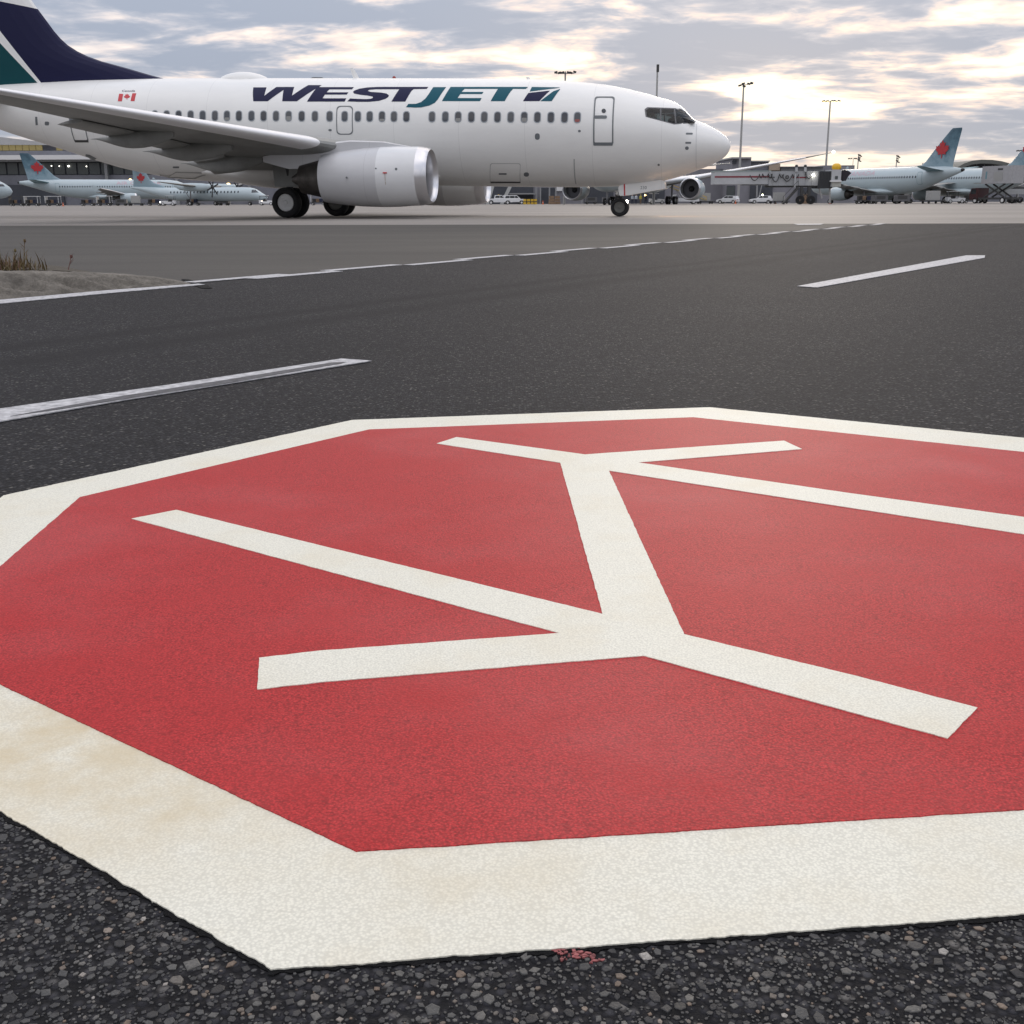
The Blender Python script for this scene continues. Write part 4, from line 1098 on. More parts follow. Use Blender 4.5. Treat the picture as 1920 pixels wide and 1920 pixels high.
def person(loc, rz, label, shirt, trousers, hat, arm=.0, stride=.0):
    J = [(0, 0, .95), (0, 0, 1.15), (0, 0, 1.38), (0, 0, 1.50), (0, .01, 1.60), (0, .01, 1.72),
         (-.10, 0, .90), (-.11, stride, .50), (-.12, stride * 1.3, .08), (-.12, stride * 1.3 - .12, .04),
         (.10, 0, .90), (.11, -stride, .50), (.12, -stride * 1.3, .08), (.12, -stride * 1.3 - .12, .04),
         (-.20, 0, 1.40), (-.25, .02, 1.13), (-.26, -.08 - arm, .92 + arm), (-.26, -.12 - arm, .84 + arm), (.20, 0, 1.40), (.25, .02, 1.13), (.26, -.08, .92), (.26, -.12, .84)]
    Eg = [(0, 1), (1, 2), (2, 3), (3, 4), (4, 5), (0, 6), (6, 7), (7, 8), (8, 9), (0, 10), (10, 11), (11, 12), (12, 13), (2, 14), (14, 15), (15, 16), (16, 17), (2, 18), (18, 19), (19, 20), (20, 21)]
    Rr = [.15, .14, .16, .06, .095, .085, .10, .07, .05, .045, .10, .07, .05, .045, .07, .05, .04, .035, .07, .05, .04, .035]
    def pick(c):
        if c.z > 1.47: return 0
        if abs(c.x) > .19 and c.z < .95: return 0
        return 1 if c.z > .93 else (2 if c.z > .1 else 3)
    o = skin_body('person', J, Eg, Rr, [M_SKIN, shirt, trousers, M_BLACK], pick)
    o.location = loc; o.rotation_euler = (0, 0, rz); tag(o, label, 'person')
    b = MB(); b.sphere((0, .02, 1.735), .105, 10, 6, (.95, 1.05, .75)); b.build('hair' if hat is M_HAIR else 'cap', hat, o, smooth=40)
    return o
# the pilot seen through the near side window of the flight deck
pp = PL(1224.5, 212.5, .62); pw = NOSE - _h * pp[0] + _r * .62; pz = pp[1] + NOSE.z
J = [(0, 0, -.55), (0, 0, -.28), (0, 0, -.12), (0, 0, .0), (0, 0, .10), (-.2, 0, -.2), (-.25, .14, -.45), (.2, 0, -.2), (.25, .14, -.45)]
po = skin_body('person', J, [(0, 1), (1, 2), (2, 3), (3, 4), (1, 5), (5, 6), (1, 7), (7, 8)], [.16, .17, .07, .095, .08, .08, .055, .08, .055], [M_SKIN, mat('white_shirt', (.8, .8, .8), .8)], lambda c: 0 if c.z > -.12 else 1)
po.location = (pw.x, pw.y, pz); po.rotation_euler = (0, 0, YAW - R(90)); tag(po, 'pilot in a white shirt behind the cockpit side window of the white airliner', 'person')
b = MB(); b.sphere((0, -.015, .10), .10, 10, 6, (.95, 1.0, .7)); b.build('hair', M_HAIR, po, smooth=40)

# ================================================================== PARKED AIRLINERS
LEAF = [(0, 1.0), (.16, .70), (.33, .79), (.25, .36), (.46, .56), (.52, .45), (.76, .49), (.68, .27), (.80, .20), (.42, -.13), (.47, -.29), (.06, -.23), (.05, -.62), (-.05, -.62), (-.06, -.23), (-.47, -.29), (-.42, -.13), (-.80, .20), (-.68, .27), (-.76, .49), (-.52, .45), (-.46, .56), (-.25, .36), (-.33, .79), (-.16, .70)]
def font_polys(txt):
    cu_ = bpy.data.curves.new('t', 'FONT'); cu_.body = txt; cu_.resolution_u = 2
    to = bpy.data.objects.new('t', cu_); COL.objects.link(to); bpy.context.view_layer.update()
    me = bpy.data.meshes.new_from_object(to.evaluated_get(bpy.context.evaluated_depsgraph_get())); bpy.data.objects.remove(to, do_unlink=True)
    xs = [v.co.x for v in me.vertices]; ys = [v.co.y for v in me.vertices]; x0, x1, y1 = min(xs), max(xs), max(ys)
    return [[((me.vertices[i].co.x - x0) / (x1 - x0), me.vertices[i].co.y / y1) for i in p.vertices] for p in me.polygons]
TITLE = font_polys('AIR CANADA')
def simple_gear(par, s, l, r_, z_top, pair, axles=1):
    b = MB()
    for k in range(axles): b.tube((-s - k * 1.4, l - pair, r_), (-s - k * 1.4, l + pair, r_), .08, .08, 8)
    b.tube((-s - (axles - 1) * .7, l, r_), (-s - (axles - 1) * .7, l, z_top), .14, .16, 10); b.build('gear_strut', M_STRUT, par)
    for k in range(axles):
        for sg in (-1, 1): wheel('wheel', par, (-s - k * 1.4, l + sg * pair, r_), r_, r_ * .7, M_RIM, .5, 18)
def narrow_jet(name, nose, head, L, label, near_side, title=True, leaf_white=True):
    t = empty(name, nose, head); tag(t, label, 'airplane')
    h = Hull([(0, 3.0), (.3, 3.65), (1, 4.3), (2, 4.95), (3.5, 5.5), (5, 5.7), (L * .72, 5.75), (L * .9, 5.7), (L, 5.3)],
             [(0, 3.0), (.3, 2.45), (1, 1.95), (2.5, 1.55), (4.5, 1.42), (L * .6, 1.42), (L * .75, 2.0), (L * .88, 3.4), (L, 4.75)],
             [(0, 0), (.3, .55), (1, 1.05), (2.5, 1.6), (4.5, 1.95), (L * .66, 1.97), (L * .8, 1.5), (L * .92, .75), (L, .2)], .5)
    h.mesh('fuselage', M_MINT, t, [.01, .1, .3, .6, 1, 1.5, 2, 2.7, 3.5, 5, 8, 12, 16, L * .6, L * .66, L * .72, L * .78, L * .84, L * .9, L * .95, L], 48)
    b = MB(); b.lathe([(0, .3), (.35, .2)], (-L, 0, 5.05), (-1, 0, .1), 14, cap1=True); b.build('tail_cone', M_BLACK, t)
    rt = L * .325
    bf = Hull([(L * .3, 2.4), (L * .36, 2.7), (L * .55, 2.7), (L * .64, 2.2)], [(L * .3, 1.6), (L * .36, 1.22), (L * .55, 1.2), (L * .64, 1.7)], [(L * .3, .8), (L * .36, 2.0), (L * .55, 2.1), (L * .64, .9)], .5)
    bf.mesh('belly_fairing', M_MINT, t, [L * k_ for k_ in (.3, .32, .34, .36, .4, .45, .5, .55, .58, .61, .64)], 36)
    def le(l): return rt + 1.2 + (l - 1.9) * .5
    secs = [(1.2, rt + .4, 7.2, 1.95, .14, R(2)), (1.95, rt + 1.2, 6.2, 2.05, .14, R(2)), (6.0, le(6), 3.9, 2.5, .12, R(1)), (12, le(12), 2.6, 3.2, .11, 0), (16.6, le(16.6), 1.6, 3.6, .1, 0), (17, le(17), 1.2, 3.64, .08, 0)]
    for sd in (-1, 1):
        w_ = wing('wing', M_GREYD, t, secs, sd); lead_edge('leading_edge_slat', M_SLAT, w_, secs[2:5], sd)
        fence = MB(); fence.slab([(-le(17), 3.64), (-le(17) - 1.6, 4.3), (-le(17) - 1.7, 3.6), (-le(17) - 1.3, 2.95)], sd * 17.0, sd * 17.05); fence.build('wingtip_fence', M_MINT, t)
        for l in (7.2, 10.5):
            te = le(l) + np.interp(l, [6, 12], [3.9, 2.6]); b = MB(); zz = np.interp(l, [6, 12], [2.55, 3.1])
            b.lathe([(-1.6, .02), (-1.0, .2), (.2, .22), (1.2, .04)], (-te, sd * l, zz - .12), (-1, 0, -.05), 10); b.build('flap_track_fairing', M_GREYD, t, smooth=50)
        xe = le(5.75) - 2.3
        pyl = [[(x, z0, w, -1), (x, z1, w, -1), (x, z1, w, 1), (x, z0, w, 1)] for (x, z0, z1, w) in ((-xe - .6, 2.5, 2.55, .08), (-xe - 2.2, 2.2, 2.75, .2), (-xe - 4.2, 2.0, 2.6, .2), (-xe - 5.5, 2.3, 2.5, .06))]
        engine(t, (-xe, sd * 5.75, 1.62), 3.6, 1.12, 1.0, M_MINT, M_MINT, pyl, 28)
        simple_gear(t, L * .505, sd * 3.8, .57, 2.3, .46)
        wing('tailplane', M_MINTD, t, [(.5, L - 6.6, 3.6, 5.0, .09, 0), (3.5, L - 4.9, 2.4, 5.3, .09, 0), (6.2, L - 3.4, 1.3, 5.6, .09, 0)], sd)
    simple_gear(t, 5.0, 0, .38, 1.9, .26)
    z0f = 5.45
    fin_ = fin_mesh('tail_fin', [M_FINAC, M_MINTD], t, [(5.2, L - 10.2, L - 1.9, .28), (z0f, L - 9.4, L - 1.9, .28), (5.95, L - 8.4, L - 1.85, .27), (6.5, L - 7.5, L - 1.75, .26), (8, L - 6.1, L - 1.45, .22), (9.8, L - 4.3, L - 1.05, .18), (11.1, L - 2.95, L - .75, .14), (11.35, L - 2.6, L - .8, .10)],
                    None)
    for sd in (-1, 1):
        b = MB(); cx_, cz_, k_ = -(L - 4.1), 7.95, 1.72
        b.slab([(cx_ + x * k_, cz_ + z * k_) for x, z in LEAF], sd * .285, sd * .30); b.build('maple_leaf', M_LEAF, fin_)
        h.decal('cabin_windows', [rrect((5.2 + .533 * i, 4.15), .25, .36, .1, 2) for i in range(int((L * .80 - 5.2) / .533))], M_PANE, t, .02, sd, .5)
        h.decal('cockpit_window', [[(1.25, 4.05), (2.6, 3.98), (2.7, 4.5), (1.65, 4.5)]], M_PANE, t, .02, sd, .3)
        for a in (4.2, L * .79):
            o_, i_ = rrect((a, 3.95), .9, 1.95, .2, 3), rrect((a, 3.95), .80, 1.85, .18, 3); h.decal('door', ring_poly(o_, i_), M_MINTD, t, .02, sd, .4)
        if title:
            s0, s1 = 7.2, 17.0
            h.decal('airline_title', [[(lerp(s0, s1, x if sd == 1 else 1 - x), 4.58 + .72 * y) for x, y in p] for p in TITLE], M_PINK, t, .02, sd, .2)
    b = MB(); b.slab([(-8.2, 5.85), (-8.9, 5.85), (-8.85, 6.2), (-8.55, 6.25)], -.03, .03); b.build('blade_antenna', M_MINT, t)
    return t
def place(ref, head, s, l):                # nose position so that local (s aft, l left) lies at ref
    hv = Vector((math.cos(head), math.sin(head), 0)); lv_ = Vector((-hv.y, hv.x, 0)); p = Vector((ref[0], ref[1], 0)) + hv * s - lv_ * l
    return (p.x, p.y, -.008)
H_R = math.atan2(math.sin(R(63)), -math.cos(R(63)))
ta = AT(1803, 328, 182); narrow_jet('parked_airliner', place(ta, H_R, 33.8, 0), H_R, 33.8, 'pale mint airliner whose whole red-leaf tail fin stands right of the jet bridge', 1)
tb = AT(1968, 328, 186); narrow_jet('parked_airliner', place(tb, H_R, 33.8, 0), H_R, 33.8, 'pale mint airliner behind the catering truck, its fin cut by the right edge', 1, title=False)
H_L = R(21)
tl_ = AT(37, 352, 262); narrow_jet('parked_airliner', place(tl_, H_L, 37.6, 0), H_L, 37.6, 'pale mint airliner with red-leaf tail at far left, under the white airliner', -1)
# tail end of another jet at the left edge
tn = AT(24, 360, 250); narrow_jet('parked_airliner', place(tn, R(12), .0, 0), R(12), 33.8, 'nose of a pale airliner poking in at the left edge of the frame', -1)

# high-wing turboprop
def turboprop(nose, head):
    L = 32.8; t = empty('parked_turboprop', nose, head); tag(t, 'pale mint high-wing turboprop with red-leaf T-tail under the white airliner', 'airplane')
    h = Hull([(0, 1.5), (.4, 1.85), (1.5, 2.45), (2.6, 3.1), (4, 3.45), (6, 3.5), (L * .7, 3.55), (L * .86, 3.75), (L, 3.8)],
             [(0, 1.5), (.4, 1.2), (1.5, .95), (3, .82), (6, .8), (L * .62, .85), (L * .75, 1.4), (L * .9, 2.75), (L, 3.5)],
             [(0, 0), (.4, .4), (1.5, .85), (3, 1.2), (6, 1.34), (L * .68, 1.34), (L * .85, .8), (L, .12)], .5)
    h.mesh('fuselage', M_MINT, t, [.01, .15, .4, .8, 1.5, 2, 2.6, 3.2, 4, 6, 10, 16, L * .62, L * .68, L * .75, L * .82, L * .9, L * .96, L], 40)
    secs = [(0, 13.2, 3.0, 3.65, .16, 0), (5, 13.3, 2.9, 3.75, .15, 0), (10, 13.9, 2.0, 4.1, .13, 0), (14.2, 14.4, 1.3, 4.4, .1, 0)]
    for sd in (-1, 1):
        wing('wing', M_GREYP, t, secs, sd)
        b = MB(); rings = []
        for (s_, w, z0, z1) in ((10.0, .32, 3.2, 3.85), (10.6, .48, 2.95, 4.1), (12.5, .55, 2.75, 4.3), (15, .55, 2.7, 4.35), (17.5, .42, 3.0, 4.3), (18.8, .1, 3.7, 4.1)):
            rings.append([(-s_, sd * 4.4 + w * math.cos(2 * math.pi * i / 14), (z0 + z1) / 2 + (z1 - z0) / 2 * math.sin(2 * math.pi * i / 14)) for i in range(14)])
        b.loft(rings); b.build('engine_nacelle', M_MINT, t, smooth=50)
        b = MB(); b.lathe([(0, .3), (.35, .26), (.7, .03)], (-10.0, sd * 4.4, 3.5), (1, 0, 0), 14); sp2 = b.build('propeller_hub', M_STEELD, t, smooth=40)
        for k_ in range(6):
            a = 2 * math.pi * k_ / 6 + .3; d = Vector((0, math.cos(a), math.sin(a))); b = MB(); c0 = Vector((-9.75, sd * 4.4, 3.5))
            b.bar(c0 + d * .2, c0 + d * 2.0, .08, .3); b.build('propeller_blade', M_BLACK, sp2)
        b = MB(); b.tube((-15.2, sd * 4.4, .45), (-15, sd * 4.4, 2.9), .11, .13, 8); b.tube((-15.2, sd * 4.4, 1.2), (-16.4, sd * 4.4, 2.9), .07, .07, 8); b.build('gear_strut', M_STRUT, t)
        for sg in (-1, 1): wheel('wheel', t, (-15.2, sd * 4.4 + sg * .25, .42), .42, .28, M_RIM, .5, 16)
        wing('tailplane', M_MINTD, t, [(0, L - 3.0, 2.2, 8.2, .1, 0), (4.6, L - 2.3, 1.3, 8.25, .1, 0)], sd)
        h.decal('cabin_windows', [rrect((6 + .8 * i, 2.6), .28, .4, .1, 2) for i in range(21)], M_PANE, t, .02, sd, .5)
        h.decal('cockpit_window', [[(1.75, 2.45), (3.0, 2.45), (3.1, 3.0), (2.5, 3.0)]], M_PANE, t, .02, sd, .3)
    simple_gear(t, 4.2, 0, .32, 1.0, .2)
    fin_ = fin_mesh('tail_fin', [M_FINAC], t, [(3.3, L - 9.5, L - .6, .22), (4.1, L - 7.5, L - .7, .22), (4.5, L - 6.0, L - .8, .2), (5.2, L - 5.0, L - .85, .2), (8.2, L - 3.1, L - .8, .16)])
    for sd in (-1, 1):
        b = MB(); b.slab([(-(L - 2.9) + x * 1.3, 5.3 + z * 1.3) for x, z in LEAF], sd * .215, sd * .23); b.build('maple_leaf', M_LEAF, fin_)
    b = MB(); b.sphere((-L + .8, 0, 8.45), .28, 8, 6); b.build('tail_lamp', M_LAMPW, t)
    return t
H_T = R(-20)
tq = AT(245, 352, 243); turboprop(place(tq, H_T, 32.8, 0), H_T)

# wide-body standing nose-on behind the taxiing airliner
def widebody(nose, head):
    L = 57; t = empty('parked_widebody', nose, head); tag(t, 'wide-body jet parked nose-on behind the white airliner, wing rising to the right', 'airplane')
    h = Hull([(0, 4.1), (.5, 4.9), (2, 6.2), (4, 7.1), (7, 7.6), (L * .7, 7.6), (L, 7.2)], [(0, 4.1), (.5, 3.3), (2, 2.5), (5, 1.95), (L * .6, 1.9), (L * .8, 3.3), (L, 6.2)], [(0, 0), (.5, .8), (2, 1.8), (5, 2.7), (8, 2.88), (L * .66, 2.88), (L * .85, 1.6), (L, .2)], .5)
    h.mesh('fuselage', M_MINT, t, [.02, .2, .5, 1, 2, 3, 4, 5, 7, 10, 20, L * .6, L * .7, L * .8, L * .9, L], 48)
    def le(l): return 18.5 + (l - 2.9) * .64
    secs = [(2.0, 17.0, 12.5, 3.2, .14, R(2)), (2.9, 18.5, 11, 3.3, .14, R(2)), (9.9, le(9.9), 7.0, 4.25, .12, R(1)), (18, le(18), 4.2, 5.8, .11, 0), (26, le(26), 2.3, 7.4, .1, 0), (30, le(30) + 1.2, .9, 8.3, .08, 0)]
    for sd in (-1, 1):
        w_ = wing('wing', M_GREYD, t, secs, sd); lead_edge('leading_edge_slat', M_SLAT, w_, secs[1:5], sd, .12)
        xe = le(9.9) - 4.2
        pyl = [[(x, z0, w, -1), (x, z1, w, -1), (x, z1, w, 1), (x, z0, w, 1)] for (x, z0, z1, w) in ((-xe - .8, 4.0, 4.1, .12), (-xe - 3, 3.6, 4.4, .3), (-xe - 6.5, 3.4, 4.3, .3), (-xe - 8.5, 4.0, 4.2, .08))]
        engine(t, (-xe, sd * 9.9, 2.45), 5.6, 1.78, 1.62, M_MINT, M_MINT, pyl, 36)
        simple_gear(t, 27.5, sd * 4.9, .68, 3.2, .6, 2)
        b = MB(); b.sphere((-le(30) - .6, sd * 30.1, 8.35), .22, 8, 6); b.build('wingtip_lamp', M_LAMPW, t)
        wing('tailplane', M_GREYP, t, [(.5, L - 8, 5, 6.4, .09, 0), (9.6, L - 2.5, 1.8, 7.3, .09, 0)], sd)
        h.decal('cockpit_window', [[(1.3, 5.4), (3.2, 5.5), (3.4, 6.2), (2.1, 6.15)]], M_PANE, t, .02, sd, .3)
    simple_gear(t, 6.0, 0, .5, 2.2, .4)
    fin_mesh('tail_fin', [M_MINTD], t, [(6.8, L - 11, L - 1.5, .4), (8, L - 8.5, L - 1.3, .38), (16.2, L - 2.6, L + .8, .2), (16.6, L - 2.0, L + .8, .15)])
    return t
H_W = R(-90 - 21)
tw = AT(1180, 357, 190); widebody(place(tw, H_W, 18.8, 0), H_W)

# ================================================================== BUILDINGS
def BX(name, u0, v0, u1, v1, Y, depth, m, parent, z0=None):
    a, c = AT(u0, (v0 + v1) / 2, Y), AT(u1, (v0 + v1) / 2, Y); um = (u0 + u1) / 2
    zt = AT(um, v0, Y).z; zb = AT(um, v1, Y).z if z0 is None else z0
    b = MB(); b.box(((a.x + c.x) / 2, Y + depth / 2, (zt + zb) / 2), (c.x - a.x, depth, zt - zb)); return b.build(name, m, parent)
M_WALLG = mat('grey_blue_wall', (.17, .175, .20), .8, var=.15, vscale=.3)
M_WALLL = mat('light_grey_wall', (.24, .245, .25), .8, var=.1, vscale=.3)
M_WALLD = mat('dark_slate_wall', (.055, .06, .072), .8, var=.2, vscale=.3)
M_WALLP = mat('purple_grey_wall', (.20, .198, .22), .8, var=.12, vscale=.3)
M_ROOFG = mat('pale_roof_sheet', (.36, .36, .36), .6, var=.1, vscale=.2)
M_FASCIA = mat('white_fascia', (.66, .66, .66), .6)
M_GLZ = mat('dark_glazing', (.06, .07, .07), .25, spec=.5)
M_TAN = mat('tan_panel', (.36, .29, .22), .8)
# left terminal
lt = empty('terminal_building', tuple(AT(200, 380, 318).xy) + (0,)); tag(lt, 'long grey terminal hall with yellow-lit band and white fascia at far left', 'building')
off = -Vector(lt.location)
def sub(o): o.location = off; return o
sub(BX('wall', -260, 328, 640, 388, 318, 20, M_WALLG, lt, 0))
sub(BX('ground_floor_void', -260, 347, 120, 387, 317.4, .5, M_WALLD, lt, 0))
sub(BX('clerestory_recess', -260, 303, 330, 328.5, 319, 16, M_WALLD, lt))
for i in range(26):
    u = -250 + i * 22; sub(BX('window_pane', u, 305, u + 19, 327, 318.7, .2, M_GLZ, lt))
sub(BX('fascia', -260, 291, 240, 299.5, 314, 22, M_FASCIA, lt)); sub(BX('lower_fascia', -260, 299.6, 240, 303.2, 315, 20, M_WALLL, lt))
sub(BX('upper_wall', -260, 283, 240, 291, 322, 14, M_WALLG, lt)); sub(BX('lit_gallery_wall', -260, 270, 140, 283, 324, 12, M_WALLG, lt))
for i in range(30):
    u = -260 + i * 12.6
    if 78 < u < 100: continue
    sub(BX('gallery_window', u, 272.2, u + 11.4, 282.2, 323.7, .2, M_LITWIN, lt))
b = MB(); p = [AT(-260, 226, 322), AT(120, 271, 322)]
b.slab([(p[0].x, p[0].z), (p[1].x, p[1].z), (p[1].x, p[1].z - .12), (p[0].x, p[0].z - 6.2)], 322, 350); sub(b.build('roof', M_ROOFG, lt))
for (u, v, s_) in ((96.5, 311, .16), (111, 311.5, .14), (128.5, 311.5, .26), (162, 312, .16), (79, 311, .14)):
    c = AT(u, v, 318.2); b = MB(); b.sphere(c, s_, 8, 6); sub(b.build('soffit_lamp', M_LAMPS, lt))
for (u, w) in ((198, 5), (330, 5), (465, 4)): sub(BX('column', u, 300 if u < 300 else 330, u + w, 387, 316.5, .8, M_WALLL, lt, 0))
# flood-lamp posts in front of the left terminal
for (u, v, lab, mm, r_) in ((200, 344, 'lamp post with round yellow lamp above the left mint jet', M_LAMPY, .42), (246, 338, 'lamp post with yellow lamp beside the turboprop tail', M_LAMPY, .36), (429.5, 347, 'lamp post with bright amber lamp above the turboprop nose', M_LAMPY, .5)):
    Yd = 285; c = AT(u, v, Yd); t = empty('lamp_post', (c.x, c.y, -.008)); tag(t, lab, 'lamp post', 'lamp posts before the left terminal')
    b = MB(); b.tube((0, 0, 0), (0, 0, c.z - .3), .12, .07, 8); b.tube((0, 0, c.z - .35), (0, -.5, c.z), .05, .05, 6); b.build('post', M_STEEL, t)
    b = MB(); b.sphere((0, -.6, c.z), r_, 10, 8, (1, .8, 1)); b.build('lamp', mm, t)
# middle buildings seen below the belly
mt = empty('service_building', tuple(AT(1000, 380, 262).xy) + (0,)); tag(mt, 'dark slate service building seen under the belly of the white airliner', 'building'); off = -Vector(mt.location)
sub(BX('wall', 640, 318, 1372, 386, 262, 25, M_WALLP, mt, 0))
for (a, c_, v0) in ((912, 1000, 346), (1012, 1040, 352), (1096, 1150, 350), (1160, 1246, 352)):
    sub(BX('bay_recess', a, v0, c_, 386, 261.7, .2, M_WALLD, mt, 0))
sub(BX('canopy', 955, 362, 1003, 364.5, 258, 3.5, M_WALLL, mt))
for u in (1004, 1012, 1029, 1041, 1090): sub(BX('column', u, 345, u + 2.6, 386, 258.5, .6, M_WALLL, mt, 0))
sub(BX('wall_panel', 1042, 348, 1056, 358, 261.5, .2, M_FASCIA, mt)); 
# right terminal
rt_ = empty('terminal_building', tuple(AT(1450, 380, 250).xy) + (0,)); tag(rt_, 'low grey terminal with stepped roof blocks behind the jet bridge', 'building'); off = -Vector(rt_.location)
sub(BX('wall', 1373, 326, 1640, 386, 250, 30, M_WALLP, rt_, 0))
sub(BX('upper_block', 1373, 297, 1408, 326, 251, 20, M_WALLP, rt_)); sub(BX('roof_edge', 1372, 294.5, 1409, 297.2, 250, 22, M_ROOFG, rt_)); sub(BX('vent_opening', 1373, 301, 1381, 307, 250.7, .2, M_WALLD, rt_))
sub(BX('upper_block', 1408.4, 303, 1441, 326, 252, 20, M_WALLG, rt_)); sub(BX('roof_edge', 1408.6, 301, 1444, 303, 251, 22, M_ROOFG, rt_))
sub(BX('tan_block', 1442, 307, 1463, 319.5, 251.5, 14, M_TAN, rt_)); sub(BX('parapet', 1464, 313, 1545, 326, 252, 14, M_WALLL, rt_)); sub(BX('roof_edge', 1463, 312, 1546, 313.2, 251, 16, M_WALLP, rt_))
sub(BX('plant_room', 1543, 310, 1602, 326, 253, 12, M_WALLP, rt_)); sub(BX('plant_room', 1578, 313, 1600, 319, 251.6, 1, M_WALLL, rt_))
for (a, c_, v0) in ((1362, 1378, 348), (1406, 1416, 346), (1417, 1448, 345), (1496, 1532, 352)):
    sub(BX('bay_recess', a, v0, c_, 386, 249.7, .2, M_WALLD, rt_, 0))
for u in (1418, 1424): 
    pass
b = MB(); b.bar(AT(1419.5, 345, 247), AT(1418.5, 384, 247), .32, .32); sub(b.build('column', M_WALLL, rt_)); b = MB(); b.bar(AT(1428.5, 346, 247), AT(1422.5, 372, 247), .22, .22); sub(b.build('brace', M_WALLL, rt_))
sub(BX('window', 1363, 350, 1377.5, 367, 249.4, .2, M_GLZ, rt_))
# long low roof line behind the right-hand jets and the arched hall
fr_ = empty('concourse_building', tuple(AT(1720, 380, 330).xy) + (0,)); tag(fr_, 'long low concourse roofline behind the right-hand mint jets', 'building'); off = -Vector(fr_.location)
sub(BX('wall', 1602, 320, 2050, 384, 330, 25, M_WALLG, fr_, 0)); sub(BX('roof_edge', 1602, 318, 2050, 320.2, 328, 28, M_WALLD, fr_)); sub(BX('plant_room', 1721, 312, 1745, 318, 332, 8, M_WALLD, fr_)); sub(BX('flue', 1731, 306, 1733, 312, 332, 1, M_STEELD, fr_))
ah = empty('arched_hall', tuple(AT(1845, 380, 420).xy) + (0,)); tag(ah, 'dark arched-roof hall rising behind the right-hand tail fins', 'building'); off = -Vector(ah.location)
arc = [(1772, 330), (1786, 315), (1800, 307), (1815, 302), (1832, 300), (1852, 300.5), (1870, 303), (1888, 308), (1905, 314.5), (1918, 320), (1930, 328)]
pts = [AT(u, v, 420) for u, v in arc]
b = MB(); b.slab([(p_.x, p_.z) for p_ in pts] + [(p_.x, p_.z - 1.3) for p_ in reversed(pts)], 416, 470); sub(b.build('roof', mat('arched_roof', (.12, .125, .115), .7), ah, smooth=20))
b = MB(); b.slab([(p_.x, p_.z - 1.2) for p_ in pts] + [(pts[-1].x, 0), (pts[0].x, 0)], 421, 468); sub(b.build('gable_wall', M_WALLD, ah))
for i in range(9):
    u = 1786 + i * 14.5; v = np.interp(u, [a_[0] for a_ in arc], [a_[1] for a_ in arc]); sub(BX('mullion', u, v + 6, u + 1.4, 340, 420.6, .3, M_WALLG, ah))

# ================================================================== MASTS
def mast(u, vt, Y, label, head, lit=False, r0=.20):
    c = AT(u, vt, Y); t = empty('floodlight_mast', (c.x, c.y, -.008)); tag(t, label, 'mast', 'floodlight masts'); hgt = c.z
    b = MB(); b.tube((0, 0, 0), (0, 0, hgt), r0 * 1.25, r0 * .75, 10); b.build('pole', M_STEEL, t, smooth=40)
    def lampbox(x, y, z, sx=.55):
        bb = MB(); bb.box((x, y, z), (sx, .5, .3), ry=.25 * (1 if x > 0 else -1)); lo_ = bb.build('lamp_head', M_STEELD, t)
        bb = MB(); bb.box((x, y - .05, z - .17), (sx * .8, .4, .04), ry=.25 * (1 if x > 0 else -1)); bb.build('lens', M_LAMPY if lit else M_GLZ, lo_)
    if head == 'ring':
        b = MB(); b.bar((-1.6, 0, hgt - .35), (1.6, 0, hgt - .35), .1, .1); b.bar((0, -1.0, hgt - .35), (0, 1.0, hgt - .35), .1, .1); b.build('cross_arm', M_STEELD, t)
        for (x, y, z) in ((-1.65, 0, 0), (-1.0, .3, -.05), (-.5, -.6, -.1), (.5, -.6, -.1), (1.0, .3, -.05), (1.65, 0, .05)): lampbox(x, y, hgt - .12 + z)
    elif head == 'arm':
        b = MB(); b.bar((-.9, 0, hgt - .2), (1.7, 0, hgt + .05), .1, .1); b.build('cross_arm', M_STEELD, t)
        for (x, z) in ((-.75, -.2), (-.1, .15), (.1, -.35), (1.0, .1), (1.6, .25)): lampbox(x, 0, hgt + z, .6)
    elif head == 'tee':
        b = MB(); b.bar((-1.5, 0, hgt - .2), (1.9, 0, hgt - .1), .08, .08); b.build('cross_arm', M_STEELD, t)
        for x in (-1.5, -.7, .5, 1.0, 1.9): lampbox(x, 0, hgt - .05, .55)
    elif head == 'stack':
        b = MB(); b.bar((0, 0, hgt - .2), (1.0, 0, hgt - .5), .1, .1); b.build('cross_arm', M_STEELD, t)
        for (x, z) in ((.2, -.2), (.7, -.6), (.3, -1.1), (.2, -1.7), (.6, -2.2)): lampbox(x, 0, hgt + z, .85)
    else:
        b = MB(); b.box((.05, 0, hgt - .5), (.42, .42, 1.2)); b.build('lamp_head', M_STEELD, t)
    return t
mast(1060, 134, 210, 'floodlight mast whose lamp cluster shows above the white airliner roof', 'ring')
mast(1233, 122, 205, 'plain slim mast rising above the cockpit of the white airliner', 'bare', r0=.19)
mast(1394.5, 158, 240, 'tall floodlight mast just right of the white airliner nose', 'arm', r0=.22)
mast(1557, 189, 262, 'floodlight mast with warm lit lamps above the jet bridge', 'tee', True, r0=.22)
mast(1610, 289, 390, 'short floodlight mast with stacked lamps, nearer the jet bridge', 'stack')
mast(1682, 291, 390, 'short floodlight mast with stacked lamps, nearer the leaf tail', 'stack')
mast(1600, 297, 400, 'thin short lamp mast with flat T head left of the stacked lamps', 'tee', r0=.12)
mast(1918, 282, 330, 'lamp mast head at the right edge above the cut-off tail fin', 'tee')

